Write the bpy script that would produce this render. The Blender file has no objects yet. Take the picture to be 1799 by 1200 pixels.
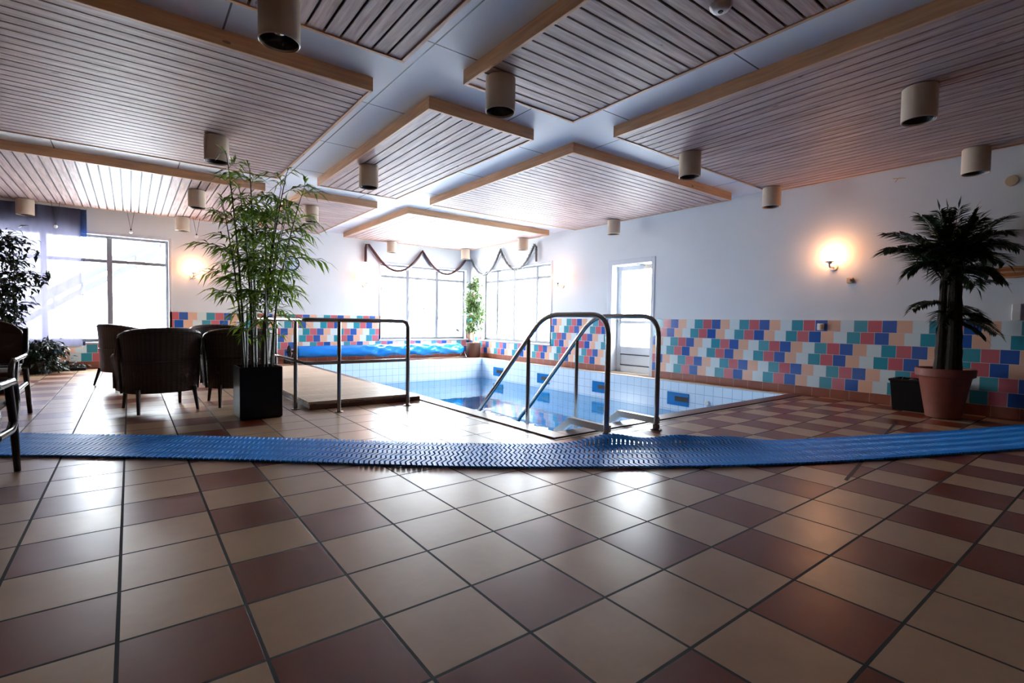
import bpy, math, random
from mathutils import Vector, Matrix
S = bpy.context.scene
COL = S.collection
PI = math.pi
sin, cos = math.sin, math.cos

# ------------------------------------------------------------------ camera
H = .93
FPX = 877.555
yaw, pit, rol = math.radians(37.4137), math.radians(2.239), math.radians(.9137)
fwd = Vector((sin(yaw)*cos(pit), cos(yaw)*cos(pit), -sin(pit)))
r0 = Vector((cos(yaw), -sin(yaw), 0)); u0 = r0.cross(fwd)
rt = r0*cos(rol) + u0*sin(rol); up = -r0*sin(rol) + u0*cos(rol)
cam = bpy.data.cameras.new('camera'); camo = bpy.data.objects.new('camera', cam); COL.objects.link(camo)
camo.matrix_world = Matrix(((rt.x, up.x, -fwd.x, 0), (rt.y, up.y, -fwd.y, 0), (rt.z, up.z, -fwd.z, H), (0, 0, 0, 1)))
cam.sensor_width = 36; cam.sensor_fit = 'HORIZONTAL'; cam.lens = FPX/1799*36; cam.clip_start = .02; cam.clip_end = 300
S.camera = camo

# ------------------------------------------------------------------ light and exposure
w = bpy.data.worlds.new('overcast_sky'); S.world = w; w.use_nodes = True
bg = w.node_tree.nodes['Background']; bg.inputs[0].default_value = (.90, .95, 1, 1); bg.inputs[1].default_value = 17
S.view_settings.view_transform = 'Standard'; S.view_settings.look = 'None'
S.view_settings.gamma = 1; S.view_settings.use_curve_mapping = False
S.view_settings.exposure = 1.35
LAMP_E = 11.5
S.cycles.max_bounces = 10; S.cycles.diffuse_bounces = 6; S.cycles.transparent_max_bounces = 24
S.cycles.sample_clamp_indirect = 12; S.cycles.caustics_reflective = False

# room dimensions (m)
XR, YB, XL, YF = 7.3, 11.45, -3.3, -2.6
ZC = 2.76; ZT = 2.87; WT = .3
PL, PN, PR, PF = 2.83, 3.08, 7.03, 10.42
WATER = -.47; ZW = 1.02
TS = .3278; OX = -.039; OY = 1.448

def portal(cx, cy, cz, sx, sz, rot):
    l = bpy.data.lights.new('daylight_portal', 'AREA'); l.shape = 'RECTANGLE'; l.size = sx; l.size_y = sz
    l.cycles.is_portal = True
    o = bpy.data.objects.new('daylight_portal', l); COL.objects.link(o); o.location = (cx, cy, cz); o.rotation_euler = rot
portal(-.75, YB+WT+.02, 1.42, 2.7, 1.9, (-PI/2, 0, 0))
portal(5.98, YB+WT+.02, 1.38, 2.4, 1.8, (-PI/2, 0, 0))
portal(XR+WT+.02, 9.5, 1.4, 2.7, 1.75, (PI/2, 0, PI/2))
portal(XR+WT+.02, 5.98, 1.1, 1.0, 2.0, (PI/2, 0, PI/2))

# ------------------------------------------------------------------ material helpers
def newmat(name):
    m = bpy.data.materials.new(name); m.use_nodes = True
    return m, m.node_tree.nodes, m.node_tree.links, m.node_tree.nodes['Principled BSDF']
def pset(b, **k):
    for n, v in k.items():
        n = n.replace('_', ' ')
        b.inputs[n].default_value = v
def c4(c): return (c[0], c[1], c[2], 1)
def simple(name, col, rough=.5, metal=0, spec=.5, noise=0, nscale=12, bump=0, bscale=60):
    m, N, L, b = newmat(name)
    b.inputs['Base Color'].default_value = c4(col); b.inputs['Roughness'].default_value = rough
    b.inputs['Metallic'].default_value = metal; b.inputs['Specular IOR Level'].default_value = spec
    if noise or bump:
        tc = N.new('ShaderNodeTexCoord')
    if noise:
        n = N.new('ShaderNodeTexNoise'); n.inputs['Scale'].default_value = nscale; n.inputs['Detail'].default_value = 5
        L.new(tc.outputs['Object'], n.inputs['Vector'])
        mx = N.new('ShaderNodeMix'); mx.data_type = 'RGBA'
        mx.inputs[6].default_value = c4([x*(1-noise) for x in col]); mx.inputs[7].default_value = c4([min(1, x*(1+noise)) for x in col])
        L.new(n.outputs['Fac'], mx.inputs[0]); L.new(mx.outputs[2], b.inputs['Base Color'])
    if bump:
        n2 = N.new('ShaderNodeTexNoise'); n2.inputs['Scale'].default_value = bscale; n2.inputs['Detail'].default_value = 4
        L.new(tc.outputs['Object'], n2.inputs['Vector'])
        bp = N.new('ShaderNodeBump'); bp.inputs['Strength'].default_value = bump; bp.inputs['Distance'].default_value = .01
        L.new(n2.outputs['Fac'], bp.inputs['Height']); L.new(bp.outputs['Normal'], b.inputs['Normal'])
    return m
class G:
    """tiny node-graph helper for scalar maths"""
    def __init__(s, N, L): s.N, s.L = N, L
    def m(s, op, a, b=None, c=None):
        n = s.N.new('ShaderNodeMath'); n.operation = op
        for i, v in enumerate((a, b, c)):
            if v is None: continue
            if isinstance(v, (int, float)): n.inputs[i].default_value = v
            else: s.L.new(v, n.inputs[i])
        return n.outputs[0]
    def mix(s, f, a, b):
        n = s.N.new('ShaderNodeMix'); n.data_type = 'RGBA'
        for i, v in ((0, f), (6, a), (7, b)):
            if isinstance(v, (int, float)): n.inputs[i].default_value = v
            elif isinstance(v, tuple): n.inputs[i].default_value = c4(v)
            else: s.L.new(v, n.inputs[i])
        return n.outputs[2]
    def noise(s, vec, sc, det=4, rough=.5):
        n = s.N.new('ShaderNodeTexNoise'); n.inputs['Scale'].default_value = sc; n.inputs['Detail'].default_value = det
        n.inputs['Roughness'].default_value = rough; s.L.new(vec, n.inputs['Vector']); return n.outputs['Fac']
    def bump(s, h, st, dist, b, normal=None):
        n = s.N.new('ShaderNodeBump'); n.inputs['Strength'].default_value = st; n.inputs['Distance'].default_value = dist
        s.L.new(h, n.inputs['Height'])
        if normal: s.L.new(normal, n.inputs['Normal'])
        if b: s.L.new(n.outputs['Normal'], b.inputs['Normal'])
        return n.outputs['Normal']
def xyz(N, L, which='Object'):
    tc = N.new('ShaderNodeTexCoord'); sp = N.new('ShaderNodeSeparateXYZ'); L.new(tc.outputs[which], sp.inputs[0])
    return tc.outputs[which], sp.outputs[0], sp.outputs[1], sp.outputs[2]
def edge(g, f, half):          # 1 inside the joint around integer values of f
    a = g.m('ABSOLUTE', g.m('SUBTRACT', g.m('FRACT', f), .5))
    return g.m('GREATER_THAN', a, .5-half)

def floor_mat():
    m, N, L, b = newmat('glazed_floor_tiles'); g = G(N, L); v, x, y, z = xyz(N, L)
    fx = g.m('DIVIDE', g.m('SUBTRACT', x, OX), TS); fy = g.m('DIVIDE', g.m('SUBTRACT', y, OY), TS)
    i = g.m('FLOOR', fx); j = g.m('FLOOR', fy)
    odd = g.m('COMPARE', g.m('FLOORED_MODULO', i, 2), 1, .1)
    jo = g.m('COMPARE', g.m('FLOORED_MODULO', j, 2), 1, .1)
    q = g.m('COMPARE', g.m('FLOORED_MODULO', g.m('ADD', i, j), 4), 0, .1)
    dark = g.m('ADD', g.m('MULTIPLY', odd, jo), g.m('MULTIPLY', g.m('SUBTRACT', 1, odd), q))
    # towards the right wall the dark tiles alternate in every column
    far = g.m('GREATER_THAN', i, 8)
    alt = g.m('COMPARE', g.m('FLOORED_MODULO', g.m('ADD', i, j), 2), 0, .1)
    dark = g.m('ADD', g.m('MULTIPLY', dark, g.m('SUBTRACT', 1, far)), g.m('MULTIPLY', alt, far))
    # the pale rows by the middle of the floor (columns 2-6 beyond the mat)
    cb = N.new('ShaderNodeCombineXYZ'); L.new(i, cb.inputs[0]); L.new(j, cb.inputs[1])
    wn = N.new('ShaderNodeTexWhiteNoise'); wn.noise_dimensions = '2D'; L.new(cb.outputs[0], wn.inputs['Vector'])
    rnd = wn.outputs['Value']
    pale = g.m('MULTIPLY', g.m('GREATER_THAN', j, 0), g.m('COMPARE', i, 4.5, 1.6))
    dark = g.m('MULTIPLY', dark, g.m('SUBTRACT', 1, pale))
    n1 = g.noise(v, 3.2, 6, .65); n2 = g.noise(v, 26, 5, .6)
    bei = g.mix(n1, (.38, .235, .13), (.62, .43, .27)); bei = g.mix(g.m('MULTIPLY', n2, .35), bei, (.36, .22, .13))
    bei = g.mix(g.m('MULTIPLY', rnd, .3), bei, (.48, .31, .2))
    drk = g.mix(n1, (.14, .026, .011), (.25, .055, .024)); drk = g.mix(g.m('MULTIPLY', rnd, .4), drk, (.15, .035, .02))
    col = g.mix(dark, bei, drk)
    gr = g.m('MAXIMUM', edge(g, fx, .016), edge(g, fy, .016))
    col = g.mix(gr, col, (.010, .007, .006))
    L.new(col, b.inputs['Base Color'])
    ro = g.m('ADD', .26, g.m('MULTIPLY', g.noise(v, 5, 3, .6), .08)); ro = g.m('MAXIMUM', ro, g.m('MULTIPLY', gr, .8))
    L.new(ro, b.inputs['Roughness']); b.inputs['Specular IOR Level'].default_value = .48
    h = g.m('SUBTRACT', g.m('MULTIPLY', g.noise(v, 4, 3), .5), g.m('MULTIPLY', gr, .6))
    tilt = g.m('MULTIPLY', g.m('MULTIPLY', g.m('SUBTRACT', rnd, .5), g.m('FRACT', fy)), .25)
    g.bump(g.m('ADD', h, tilt), .35, .006, b)
    return m

def wall_tile_mat(name, axis, sign, phase):
    """15 cm glazed tiles, five colours in a repeating run, each row shifted"""
    m, N, L, b = newmat(name); g = G(N, L); v, x, y, z = xyz(N, L)
    T = .15
    uu = x if axis == 'x' else y
    u = g.m('DIVIDE', g.m('MULTIPLY', g.m('SUBTRACT', uu, phase), sign), T)
    rz = g.m('DIVIDE', g.m('SUBTRACT', ZW, z), T); row = g.m('FLOOR', rz)
    # offsets per row 0,-.5,+2,+1.5,+3,+2.5 ; pairs of rows: o = pairOffset - .5*(odd)
    odd = g.m('FLOORED_MODULO', row, 2); pair = g.m('FLOOR', g.m('DIVIDE', row, 2))
    off = g.m('MULTIPLY', pair, 2)
    off = g.m('SUBTRACT', off, g.m('MULTIPLY', g.m('COMPARE', pair, 2, .1), 1))
    off = g.m('SUBTRACT', off, g.m('MULTIPLY', odd, .5))
    uf = g.m('SUBTRACT', u, off); k = g.m('FLOORED_MODULO', g.m('FLOOR', uf), 5)
    cols = [(.008, .085, .36), (.74, .43, .29), (.62, .72, .72), (.03, .28, .35), (.52, .11, .13)]   # blue, peach, white, teal, rose
    col = cols[0]
    for n in range(1, 5):
        col = g.mix(g.m('COMPARE', k, n, .1), col, cols[n])
    cb = N.new('ShaderNodeCombineXYZ'); L.new(g.m('FLOOR', uf), cb.inputs[0]); L.new(row, cb.inputs[1])
    wn = N.new('ShaderNodeTexWhiteNoise'); wn.noise_dimensions = '2D'; L.new(cb.outputs[0], wn.inputs['Vector'])
    col = g.mix(g.m('MULTIPLY', wn.outputs['Value'], .08), col, (.75, .72, .7))
    gr = g.m('MAXIMUM', edge(g, uf, .016), edge(g, rz, .016))
    col = g.mix(gr, col, (.62, .56, .55)); L.new(col, b.inputs['Base Color'])
    L.new(g.m('ADD', .14, g.m('MULTIPLY', gr, .5)), b.inputs['Roughness'])
    g.bump(g.m('SUBTRACT', g.m('MULTIPLY', g.noise(v, 9, 2), .4), gr), .25, .003, b)
    return m

def pool_tile_mat():
    m, N, L, b = newmat('white_pool_tiles'); g = G(N, L); v, x, y, z = xyz(N, L)
    T = .15
    gr = g.m('MAXIMUM', g.m('MAXIMUM', edge(g, g.m('DIVIDE', g.m('SUBTRACT', x, PL), T), .02), edge(g, g.m('DIVIDE', g.m('SUBTRACT', y, PN), T), .02)), edge(g, g.m('DIVIDE', z, T), .02))
    geo = N.new('ShaderNodeNewGeometry')
    col = g.mix(g.noise(v, 2.5, 3), (.62, .78, .90), (.78, .88, .95)); col = g.mix(gr, col, (.3, .42, .55))
    L.new(col, b.inputs['Base Color']); b.inputs['Roughness'].default_value = .18
    return m

def wood_mat(name, axis, base, dark, sheen=.38):
    """planks: grain along the given axis, knots, tint per plank"""
    m, N, L, b = newmat(name); g = G(N, L)
    tc = N.new('ShaderNodeTexCoord'); mp = N.new('ShaderNodeMapping'); L.new(tc.outputs['Object'], mp.inputs[0])
    mp.inputs['Scale'].default_value = (1.4, 22, 22) if axis == 'x' else (22, 1.4, 22)
    geo = N.new('ShaderNodeNewGeometry'); rnd = geo.outputs['Random Per Island']
    ad = N.new('ShaderNodeVectorMath'); ad.operation = 'ADD'; L.new(mp.outputs[0], ad.inputs[0])
    cb = N.new('ShaderNodeCombineXYZ'); L.new(g.m('MULTIPLY', rnd, 37), cb.inputs[0]); L.new(g.m('MULTIPLY', rnd, 91), cb.inputs[1]); L.new(cb.outputs[0], ad.inputs[1])
    gn = g.noise(ad.outputs[0], 1.6, 7, .62)
    col = g.mix(g.m('MULTIPLY', g.m('SUBTRACT', gn, .36), 2.4), dark, base)
    tint = g.m('MULTIPLY', g.m('SUBTRACT', rnd, .3), .55)
    col = g.mix(g.m('MAXIMUM', tint, 0), col, tuple(x*.62 for x in base))
    # knots
    vo = N.new('ShaderNodeTexVoronoi'); vo.inputs['Scale'].default_value = 1
    mp2 = N.new('ShaderNodeMapping'); L.new(tc.outputs['Object'], mp2.inputs[0]); mp2.inputs['Scale'].default_value = (2.6, 7, 7) if axis == 'x' else (7, 2.6, 7)
    L.new(mp2.outputs[0], vo.inputs['Vector'])
    kn = g.m('LESS_THAN', g.m('ADD', vo.outputs['Distance'], g.m('MULTIPLY', g.noise(mp.outputs[0], 3), .03)), .085)
    col = g.mix(g.m('MULTIPLY', kn, .8), col, tuple(x*.22 for x in base))
    L.new(col, b.inputs['Base Color']); b.inputs['Roughness'].default_value = sheen; b.inputs['Specular IOR Level'].default_value = .25
    g.bump(gn, .12, .004, b)
    return m

def ceiling_mat():
    m, N, L, b = newmat('white_ceiling_boards'); g = G(N, L); v, x, y, z = xyz(N, L)
    gr = g.m('MAXIMUM', edge(g, g.m('DIVIDE', g.m('SUBTRACT', x, .52), 1.2), .005), edge(g, g.m('DIVIDE', g.m('SUBTRACT', y, 3.19), 1.24), .005))
    col = g.mix(g.noise(v, 1.5, 3), (.70, .74, .78), (.80, .83, .86)); col = g.mix(gr, col, (.12, .12, .13))
    L.new(col, b.inputs['Base Color']); b.inputs['Roughness'].default_value = .55
    g.bump(g.m('SUBTRACT', 1, gr), .4, .004, b)
    return m

def plaster_mat():
    m, N, L, b = newmat('white_plaster'); g = G(N, L); v, x, y, z = xyz(N, L)
    col = g.mix(g.noise(v, .9, 5), (.62, .64, .65), (.74, .76, .77)); L.new(col, b.inputs['Base Color'])
    b.inputs['Roughness'].default_value = .7; g.bump(g.noise(v, 90, 4), .15, .003, b)
    return m

def skirting_mat(axis):
    m, N, L, b = newmat('terracotta_skirting_'+axis); g = G(N, L); v, x, y, z = xyz(N, L)
    gr = edge(g, g.m('DIVIDE', (x if axis == 'x' else y), .22), .012)
    col = g.mix(g.noise(v, 7, 5), (.21, .062, .036), (.33, .11, .065)); col = g.mix(gr, col, (.45, .3, .25))
    L.new(col, b.inputs['Base Color']); b.inputs['Roughness'].default_value = .3
    return m

def glass_mat(name='window_glass', tint=(.97, .99, 1)):
    m = bpy.data.materials.new(name); m.use_nodes = True; N, L = m.node_tree.nodes, m.node_tree.links
    for n in list(N): N.remove(n)
    o = N.new('ShaderNodeOutputMaterial'); t = N.new('ShaderNodeBsdfTransparent'); t.inputs[0].default_value = c4(tint)
    gl = N.new('ShaderNodeBsdfGlossy'); gl.inputs['Roughness'].default_value = .02
    g = G(N, L); f = N.new('ShaderNodeLayerWeight'); f.inputs[0].default_value = .5; mx = N.new('ShaderNodeMixShader')
    L.new(g.m('ADD', .03, g.m('MULTIPLY', g.m('POWER', f.outputs['Facing'], 5), .9)), mx.inputs[0]); L.new(t.outputs[0], mx.inputs[1]); L.new(gl.outputs[0], mx.inputs[2]); L.new(mx.outputs[0], o.inputs[0])
    return m

def water_mat():
    m = bpy.data.materials.new('pool_water'); m.use_nodes = True; N, L = m.node_tree.nodes, m.node_tree.links
    for n in list(N): N.remove(n)
    g = G(N, L)
    o = N.new('ShaderNodeOutputMaterial'); t = N.new('ShaderNodeBsdfTransparent'); t.inputs[0].default_value = (.22, .64, .86, 1)
    gl = N.new('ShaderNodeBsdfGlossy'); gl.inputs['Roughness'].default_value = .015
    f = N.new('ShaderNodeLayerWeight'); f.inputs[0].default_value = .5; mx = N.new('ShaderNodeMixShader')
    tc = N.new('ShaderNodeTexCoord'); nrm = g.bump(g.noise(tc.outputs['Object'], 2.2, 3), .10, .02, None)
    L.new(nrm, gl.inputs['Normal']); L.new(nrm, f.inputs['Normal'])
    L.new(g.m('ADD', .04, g.m('MULTIPLY', g.m('POWER', f.outputs['Facing'], 4.2), .93)), mx.inputs[0]); L.new(t.outputs[0], mx.inputs[1]); L.new(gl.outputs[0], mx.inputs[2]); L.new(mx.outputs[0], o.inputs[0])
    return m

def sheer_mat(name, col, trans):
    m = bpy.data.materials.new(name); m.use_nodes = True; N, L = m.node_tree.nodes, m.node_tree.links
    for n in list(N): N.remove(n)
    g = G(N, L)
    o = N.new('ShaderNodeOutputMaterial'); t = N.new('ShaderNodeBsdfTransparent')
    d = N.new('ShaderNodeBsdfDiffuse'); d.inputs[0].default_value = c4(col)
    tl = N.new('ShaderNodeBsdfTranslucent'); tl.inputs[0].default_value = c4(col)
    a = N.new('ShaderNodeMixShader'); a.inputs[0].default_value = .5; L.new(d.outputs[0], a.inputs[1]); L.new(tl.outputs[0], a.inputs[2])
    mx = N.new('ShaderNodeMixShader')
    tc = N.new('ShaderNodeTexCoord'); mp = N.new('ShaderNodeMapping'); L.new(tc.outputs['Object'], mp.inputs[0]); mp.inputs['Scale'].default_value = (60, 60, 1)
    ns = g.noise(mp.outputs[0], 1, 3)
    L.new(g.m('ADD', 1-trans*1.6, g.m('MULTIPLY', ns, trans*1.2)), mx.inputs[0])
    L.new(t.outputs[0], mx.inputs[1]); L.new(a.outputs[0], mx.inputs[2]); L.new(mx.outputs[0], o.inputs[0])
    return m

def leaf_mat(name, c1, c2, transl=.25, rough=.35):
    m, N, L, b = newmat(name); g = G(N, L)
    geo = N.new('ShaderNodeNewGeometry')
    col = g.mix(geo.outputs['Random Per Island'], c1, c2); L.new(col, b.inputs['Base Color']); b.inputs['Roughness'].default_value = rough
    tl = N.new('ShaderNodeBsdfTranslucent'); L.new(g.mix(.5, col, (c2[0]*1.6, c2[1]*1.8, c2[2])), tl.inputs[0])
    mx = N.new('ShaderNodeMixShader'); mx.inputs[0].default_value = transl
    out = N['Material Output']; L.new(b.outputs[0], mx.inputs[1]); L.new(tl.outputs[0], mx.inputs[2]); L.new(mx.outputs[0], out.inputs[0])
    return m

def wicker_mat(name, c1, c2):
    m, N, L, b = newmat(name); g = G(N, L)
    tc = N.new('ShaderNodeTexCoord'); sp = N.new('ShaderNodeSeparateXYZ'); L.new(tc.outputs['UV'], sp.inputs[0])
    u, v = sp.outputs[0], sp.outputs[1]
    par = g.m('MULTIPLY', g.m('SUBTRACT', g.m('MULTIPLY', g.m('GREATER_THAN', g.m('SINE', g.m('MULTIPLY', u, 130)), 0), 2), 1), PI/2)
    wv = g.m('SINE', g.m('ADD', g.m('MULTIPLY', v, 330), par))
    hgt = g.m('ADD', g.m('MULTIPLY', g.m('ABSOLUTE', wv), .7), g.m('MULTIPLY', g.m('ABSOLUTE', g.m('SINE', g.m('MULTIPLY', u, 130))), .5))
    col = g.mix(g.m('MULTIPLY', hgt, .8), c1, c2); L.new(col, b.inputs['Base Color']); b.inputs['Roughness'].default_value = .38
    g.bump(hgt, .8, .004, b)
    return m

def emis(name, col, st):
    m, N, L, b = newmat(name); b.inputs['Base Color'].default_value = c4(col)
    b.inputs['Emission Color'].default_value = c4(col); b.inputs['Emission Strength'].default_value = st
    return m

M = dict(
 dimwall=simple('dark_unseen_wall', (.10, .05, .03), .6, noise=.3), floor=floor_mat(), tileR=wall_tile_mat('coloured_wall_tiles_side', 'y', -1, 4.352), tileB=wall_tile_mat('coloured_wall_tiles_back', 'x', 1, .74),  # dimwall: invented dark finish for the unseen walls, cuts bounce light near the camera
 pool=pool_tile_mat(), water=water_mat(), ceil=ceiling_mat(), plaster=plaster_mat(), skx=skirting_mat('x'), sky=skirting_mat('y'),
 boardx=wood_mat('whitewashed_boards_x', 'x', (.76, .61, .57), (.36, .24, .21), .52), boardy=wood_mat('whitewashed_boards_y', 'y', (.76, .61, .57), (.36, .24, .21), .52),
 finx=wood_mat('pine_trim_x', 'x', (.78, .48, .28), (.55, .32, .18), .45), finy=wood_mat('pine_trim_y', 'y', (.78, .48, .28), (.55, .32, .18), .45),
 deck=wood_mat('decking', 'x', (.88, .72, .55), (.62, .46, .33), .5), darkwood=simple('dark_deck_edge', (.12, .045, .025), .4, noise=.3),
 black=simple('black_void', (.012, .012, .014), .6), frame=simple('white_window_paint', (.60, .62, .66), .4), sash=simple('backlit_window_sash', (.24, .245, .27), .5), glass=glass_mat(),  # sash: backlit shade of the white window frames put into a grey colour
 lamp=simple('cream_lamp_metal', (.60, .49, .37), .38, noise=.06), lampin=simple('black_lamp_baffle', (.01, .01, .012), .25), bulb=simple('reflector_bulb', (.6, .6, .6), .1, metal=.9),
 steel=simple('brushed_steel', (.36, .34, .33), .22, metal=1, noise=.2, nscale=3), white=simple('white_plastic', (.72, .70, .66), .35),
 cream=simple('cream_plastic', (.55, .40, .25), .4), blackpot=simple('black_planter', (.005, .0045, .005), .4, spec=.3), terra=simple('terracotta_pot', (.22, .06, .035), .6, noise=.2),
 soil=simple('soil', (.03, .02, .015), .95, noise=.4, nscale=40, bump=1), globe=emis('warm_glass_globe', (1, .47, .22), LAMP_E),
 blue=simple('blue_slat_plastic', (.006, .30, .95), .45, spec=.2, noise=.15, nscale=3), bluedk=simple('blue_tie_plastic', (.006, .05, .25), .4),
 cover=simple('blue_cover_foil', (.004, .21, .72), .25, noise=.1, nscale=4, bump=1, bscale=5), blueband=sheer_mat('navy_fabric_band', (.02, .06, .2), .25),
 blind=sheer_mat('sheer_white_fabric', (.085, .08, .115), .02), basket=simple('brown_basket', (.10, .045, .03), .7, noise=.4, nscale=50, bump=1, bscale=90),
 wick=wicker_mat('dark_wicker', (.012, .007, .007), (.075, .042, .035)), legw=simple('dark_chair_wood', (.02, .011, .009), .3),
 bam=leaf_mat('bamboo_leaf', (.010, .035, .008), (.22, .34, .035), .35), culm=simple('bamboo_cane', (.07, .07, .035), .4, noise=.5, nscale=14),
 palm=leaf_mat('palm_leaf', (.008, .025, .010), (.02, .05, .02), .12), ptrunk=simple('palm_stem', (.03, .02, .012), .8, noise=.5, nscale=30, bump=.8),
 fic=leaf_mat('ficus_leaf', (.015, .045, .015), (.09, .16, .03), .2), ficd=leaf_mat('dark_ficus_leaf', (.006, .014, .008), (.015, .03, .012), .06), bark=simple('ficus_bark', (.45, .22, .12), .7, noise=.3),
 darktube=simple('dark_chair_tube', (.02, .016, .016), .25, metal=.3), brownback=simple('dark_brown_fabric', (.05, .016, .014), .7, noise=.2),
 garl=simple('dark_red_foil', (.07, .02, .018), .35), tins=simple('grey_tinsel', (.16, .15, .15), .4, metal=.4), cface=simple('clock_face', (.55, .66, .8), .3), crim=simple('navy_clock_rim', (.02, .04, .10), .3),
 skim=simple('blue_glazed_tile', (.0, .16, .45), .15), orange=simple('orange_sign', (.55, .16, .04), .5), snow=simple('snow_ground', (.8, .8, .8), .8),
 ext=simple('weathered_roof_edge', (.014, .014, .016), .8, noise=.5, nscale=3), ext2=simple('pale_building', (.022, .022, .024), .8), coping=simple('brown_coping_tile', (.13, .045, .03), .34, noise=.25, nscale=6),
 copl=simple('cream_coping_line', (.7, .62, .5), .3), doorw=simple('white_door_paint', (.62, .63, .64), .35),
)

# ------------------------------------------------------------------ mesh helpers
class MB:
    def __init__(s): s.v = []; s.f = []; s.uv = None
    def box(s, x0, x1, y0, y1, z0, z1):
        b = len(s.v)
        s.v += [(x0, y0, z0), (x1, y0, z0), (x1, y1, z0), (x0, y1, z0), (x0, y0, z1), (x1, y0, z1), (x1, y1, z1), (x0, y1, z1)]
        s.f += [tuple(b+i for i in q) for q in ((0, 3, 2, 1), (4, 5, 6, 7), (0, 1, 5, 4), (1, 2, 6, 5), (2, 3, 7, 6), (3, 0, 4, 7))]
        return s
    def quad(s, *p):
        b = len(s.v); s.v += [tuple(q) for q in p]; s.f.append(tuple(range(b, b+len(p)))); return s
    def tube(s, pts, r, n=10, cap=True, close=False):
        pts = [Vector(p) for p in pts]; b = len(s.v); m = len(pts)
        rs = r if isinstance(r, (list, tuple)) else [r]*m
        prev = None
        for i, p in enumerate(pts):
            if close: t = pts[(i+1) % m]-pts[i-1]
            else: t = (pts[min(i+1, m-1)]-pts[max(i-1, 0)])
            t = t.normalized() if t.length > 1e-9 else Vector((0, 0, 1))
            if prev is None:
                a = Vector((0, 0, 1)) if abs(t.z) < .9 else Vector((1, 0, 0)); e1 = t.cross(a).normalized()
            else:
                e1 = (prev - t*prev.dot(t)); e1 = e1.normalized() if e1.length > 1e-6 else t.orthogonal().normalized()
            prev = e1; e2 = t.cross(e1)
            for k in range(n):
                a = 2*PI*k/n; s.v.append(tuple(p+(e1*cos(a)+e2*sin(a))*rs[i]))
        for i in range(m if close else m-1):
            j = (i+1) % m
            for k in range(n):
                k2 = (k+1) % n; s.f.append((b+i*n+k, b+i*n+k2, b+j*n+k2, b+j*n+k))
        if cap and not close:
            s.f.append(tuple(b+k for k in reversed(range(n)))); s.f.append(tuple(b+(m-1)*n+k for k in range(n)))
        return s
    def lathe(s, prof, n=32, cx=0, cy=0, cz=0, axis='z', capb=True, capt=True):
        b = len(s.v)
        for r, z in prof:
            for k in range(n):
                a = 2*PI*k/n; p = (r*cos(a), r*sin(a), z)
                if axis == 'y': p = (p[0], p[2], p[1])
                if axis == 'x': p = (p[2], p[0], p[1])
                s.v.append((p[0]+cx, p[1]+cy, p[2]+cz))
        for i in range(len(prof)-1):
            for k in range(n):
                k2 = (k+1) % n; s.f.append((b+i*n+k, b+i*n+k2, b+(i+1)*n+k2, b+(i+1)*n+k))
        if capb: s.f.append(tuple(b+k for k in reversed(range(n))))
        if capt: s.f.append(tuple(b+(len(prof)-1)*n+k for k in range(n)))
        return s
    def leaf(s, p, d, nrm, ln, wd, curl=.15):
        """pointed, folded leaf blade"""
        d = d.normalized(); sd = d.cross(nrm); sd = sd.normalized() if sd.length > 1e-6 else d.orthogonal().normalized(); n2 = sd.cross(d)
        b = len(s.v); p = Vector(p)
        m1 = p+d*ln*.4 + n2*ln*curl*.3
        tip = p+d*ln - n2*ln*curl
        s.v += [tuple(p), tuple(m1+sd*wd*.5+n2*wd*.15), tuple(m1), tuple(m1-sd*wd*.5+n2*wd*.15), tuple(tip)]
        s.f += [(b, b+1, b+2), (b, b+2, b+3), (b+1, b+4, b+2), (b+2, b+4, b+3)]
    def build(s, name, mat, parent=None, smooth=False, bevel=0, loc=None, rz=0, sub=0):
        me = bpy.data.meshes.new(name); me.from_pydata(s.v, [], s.f); me.validate(); me.update()
        o = bpy.data.objects.new(name, me); COL.objects.link(o); me.materials.append(mat)
        if s.uv:
            ul = me.uv_layers.new(name='UVMap')
            for lp in me.loops: ul.data[lp.index].uv = s.uv[lp.vertex_index]
        if smooth:
            for p in me.polygons: p.use_smooth = True
            if smooth != 'all':
                me.set_sharp_from_angle(angle=math.radians(38))
        if bevel:
            md = o.modifiers.new('bevel', 'BEVEL'); md.width = bevel; md.segments = 2; md.limit_method = 'ANGLE'
        if sub:
            md = o.modifiers.new('sub', 'SUBSURF'); md.levels = sub; md.render_levels = sub
        if parent: o.parent = parent
        if loc: o.location = loc
        if rz: o.rotation_euler.z = rz
        return o
def tag(o, label=None, cat=None, group=None, kind=None):
    for k, v in (('label', label), ('category', cat), ('group', group), ('kind', kind)):
        if v: o[k] = v
    return o
def thing(name, loc, label, cat, group=None, rz=0):
    o = bpy.data.objects.new(name, None); COL.objects.link(o); o.location = loc; o.rotation_euler.z = rz; o.empty_display_size = .1
    return tag(o, label, cat, group)
def struct(o): o['kind'] = 'structure'; return o
def copytree(o, parent=None):
    c = o.copy(); COL.objects.link(c)
    if parent: c.parent = parent
    for ch in list(o.children): copytree(ch, c)
    return c
def bez(p0, p1, p2, n):
    p0, p1, p2 = Vector(p0), Vector(p1), Vector(p2)
    return [p0*(1-t)**2 + p1*2*t*(1-t) + p2*t*t for t in [i/n for i in range(n+1)]]
def rounded(pts, rad, n=6):
    """polyline with its corners rounded"""
    P = [Vector(p) for p in pts]; out = [P[0]]
    for i in range(1, len(P)-1):
        a = (P[i-1]-P[i]); c = (P[i+1]-P[i]); r = min(rad, a.length*.45, c.length*.45)
        out += bez(P[i]+a.normalized()*r, P[i], P[i]+c.normalized()*r, n)
    out.append(P[-1]); return out

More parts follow.
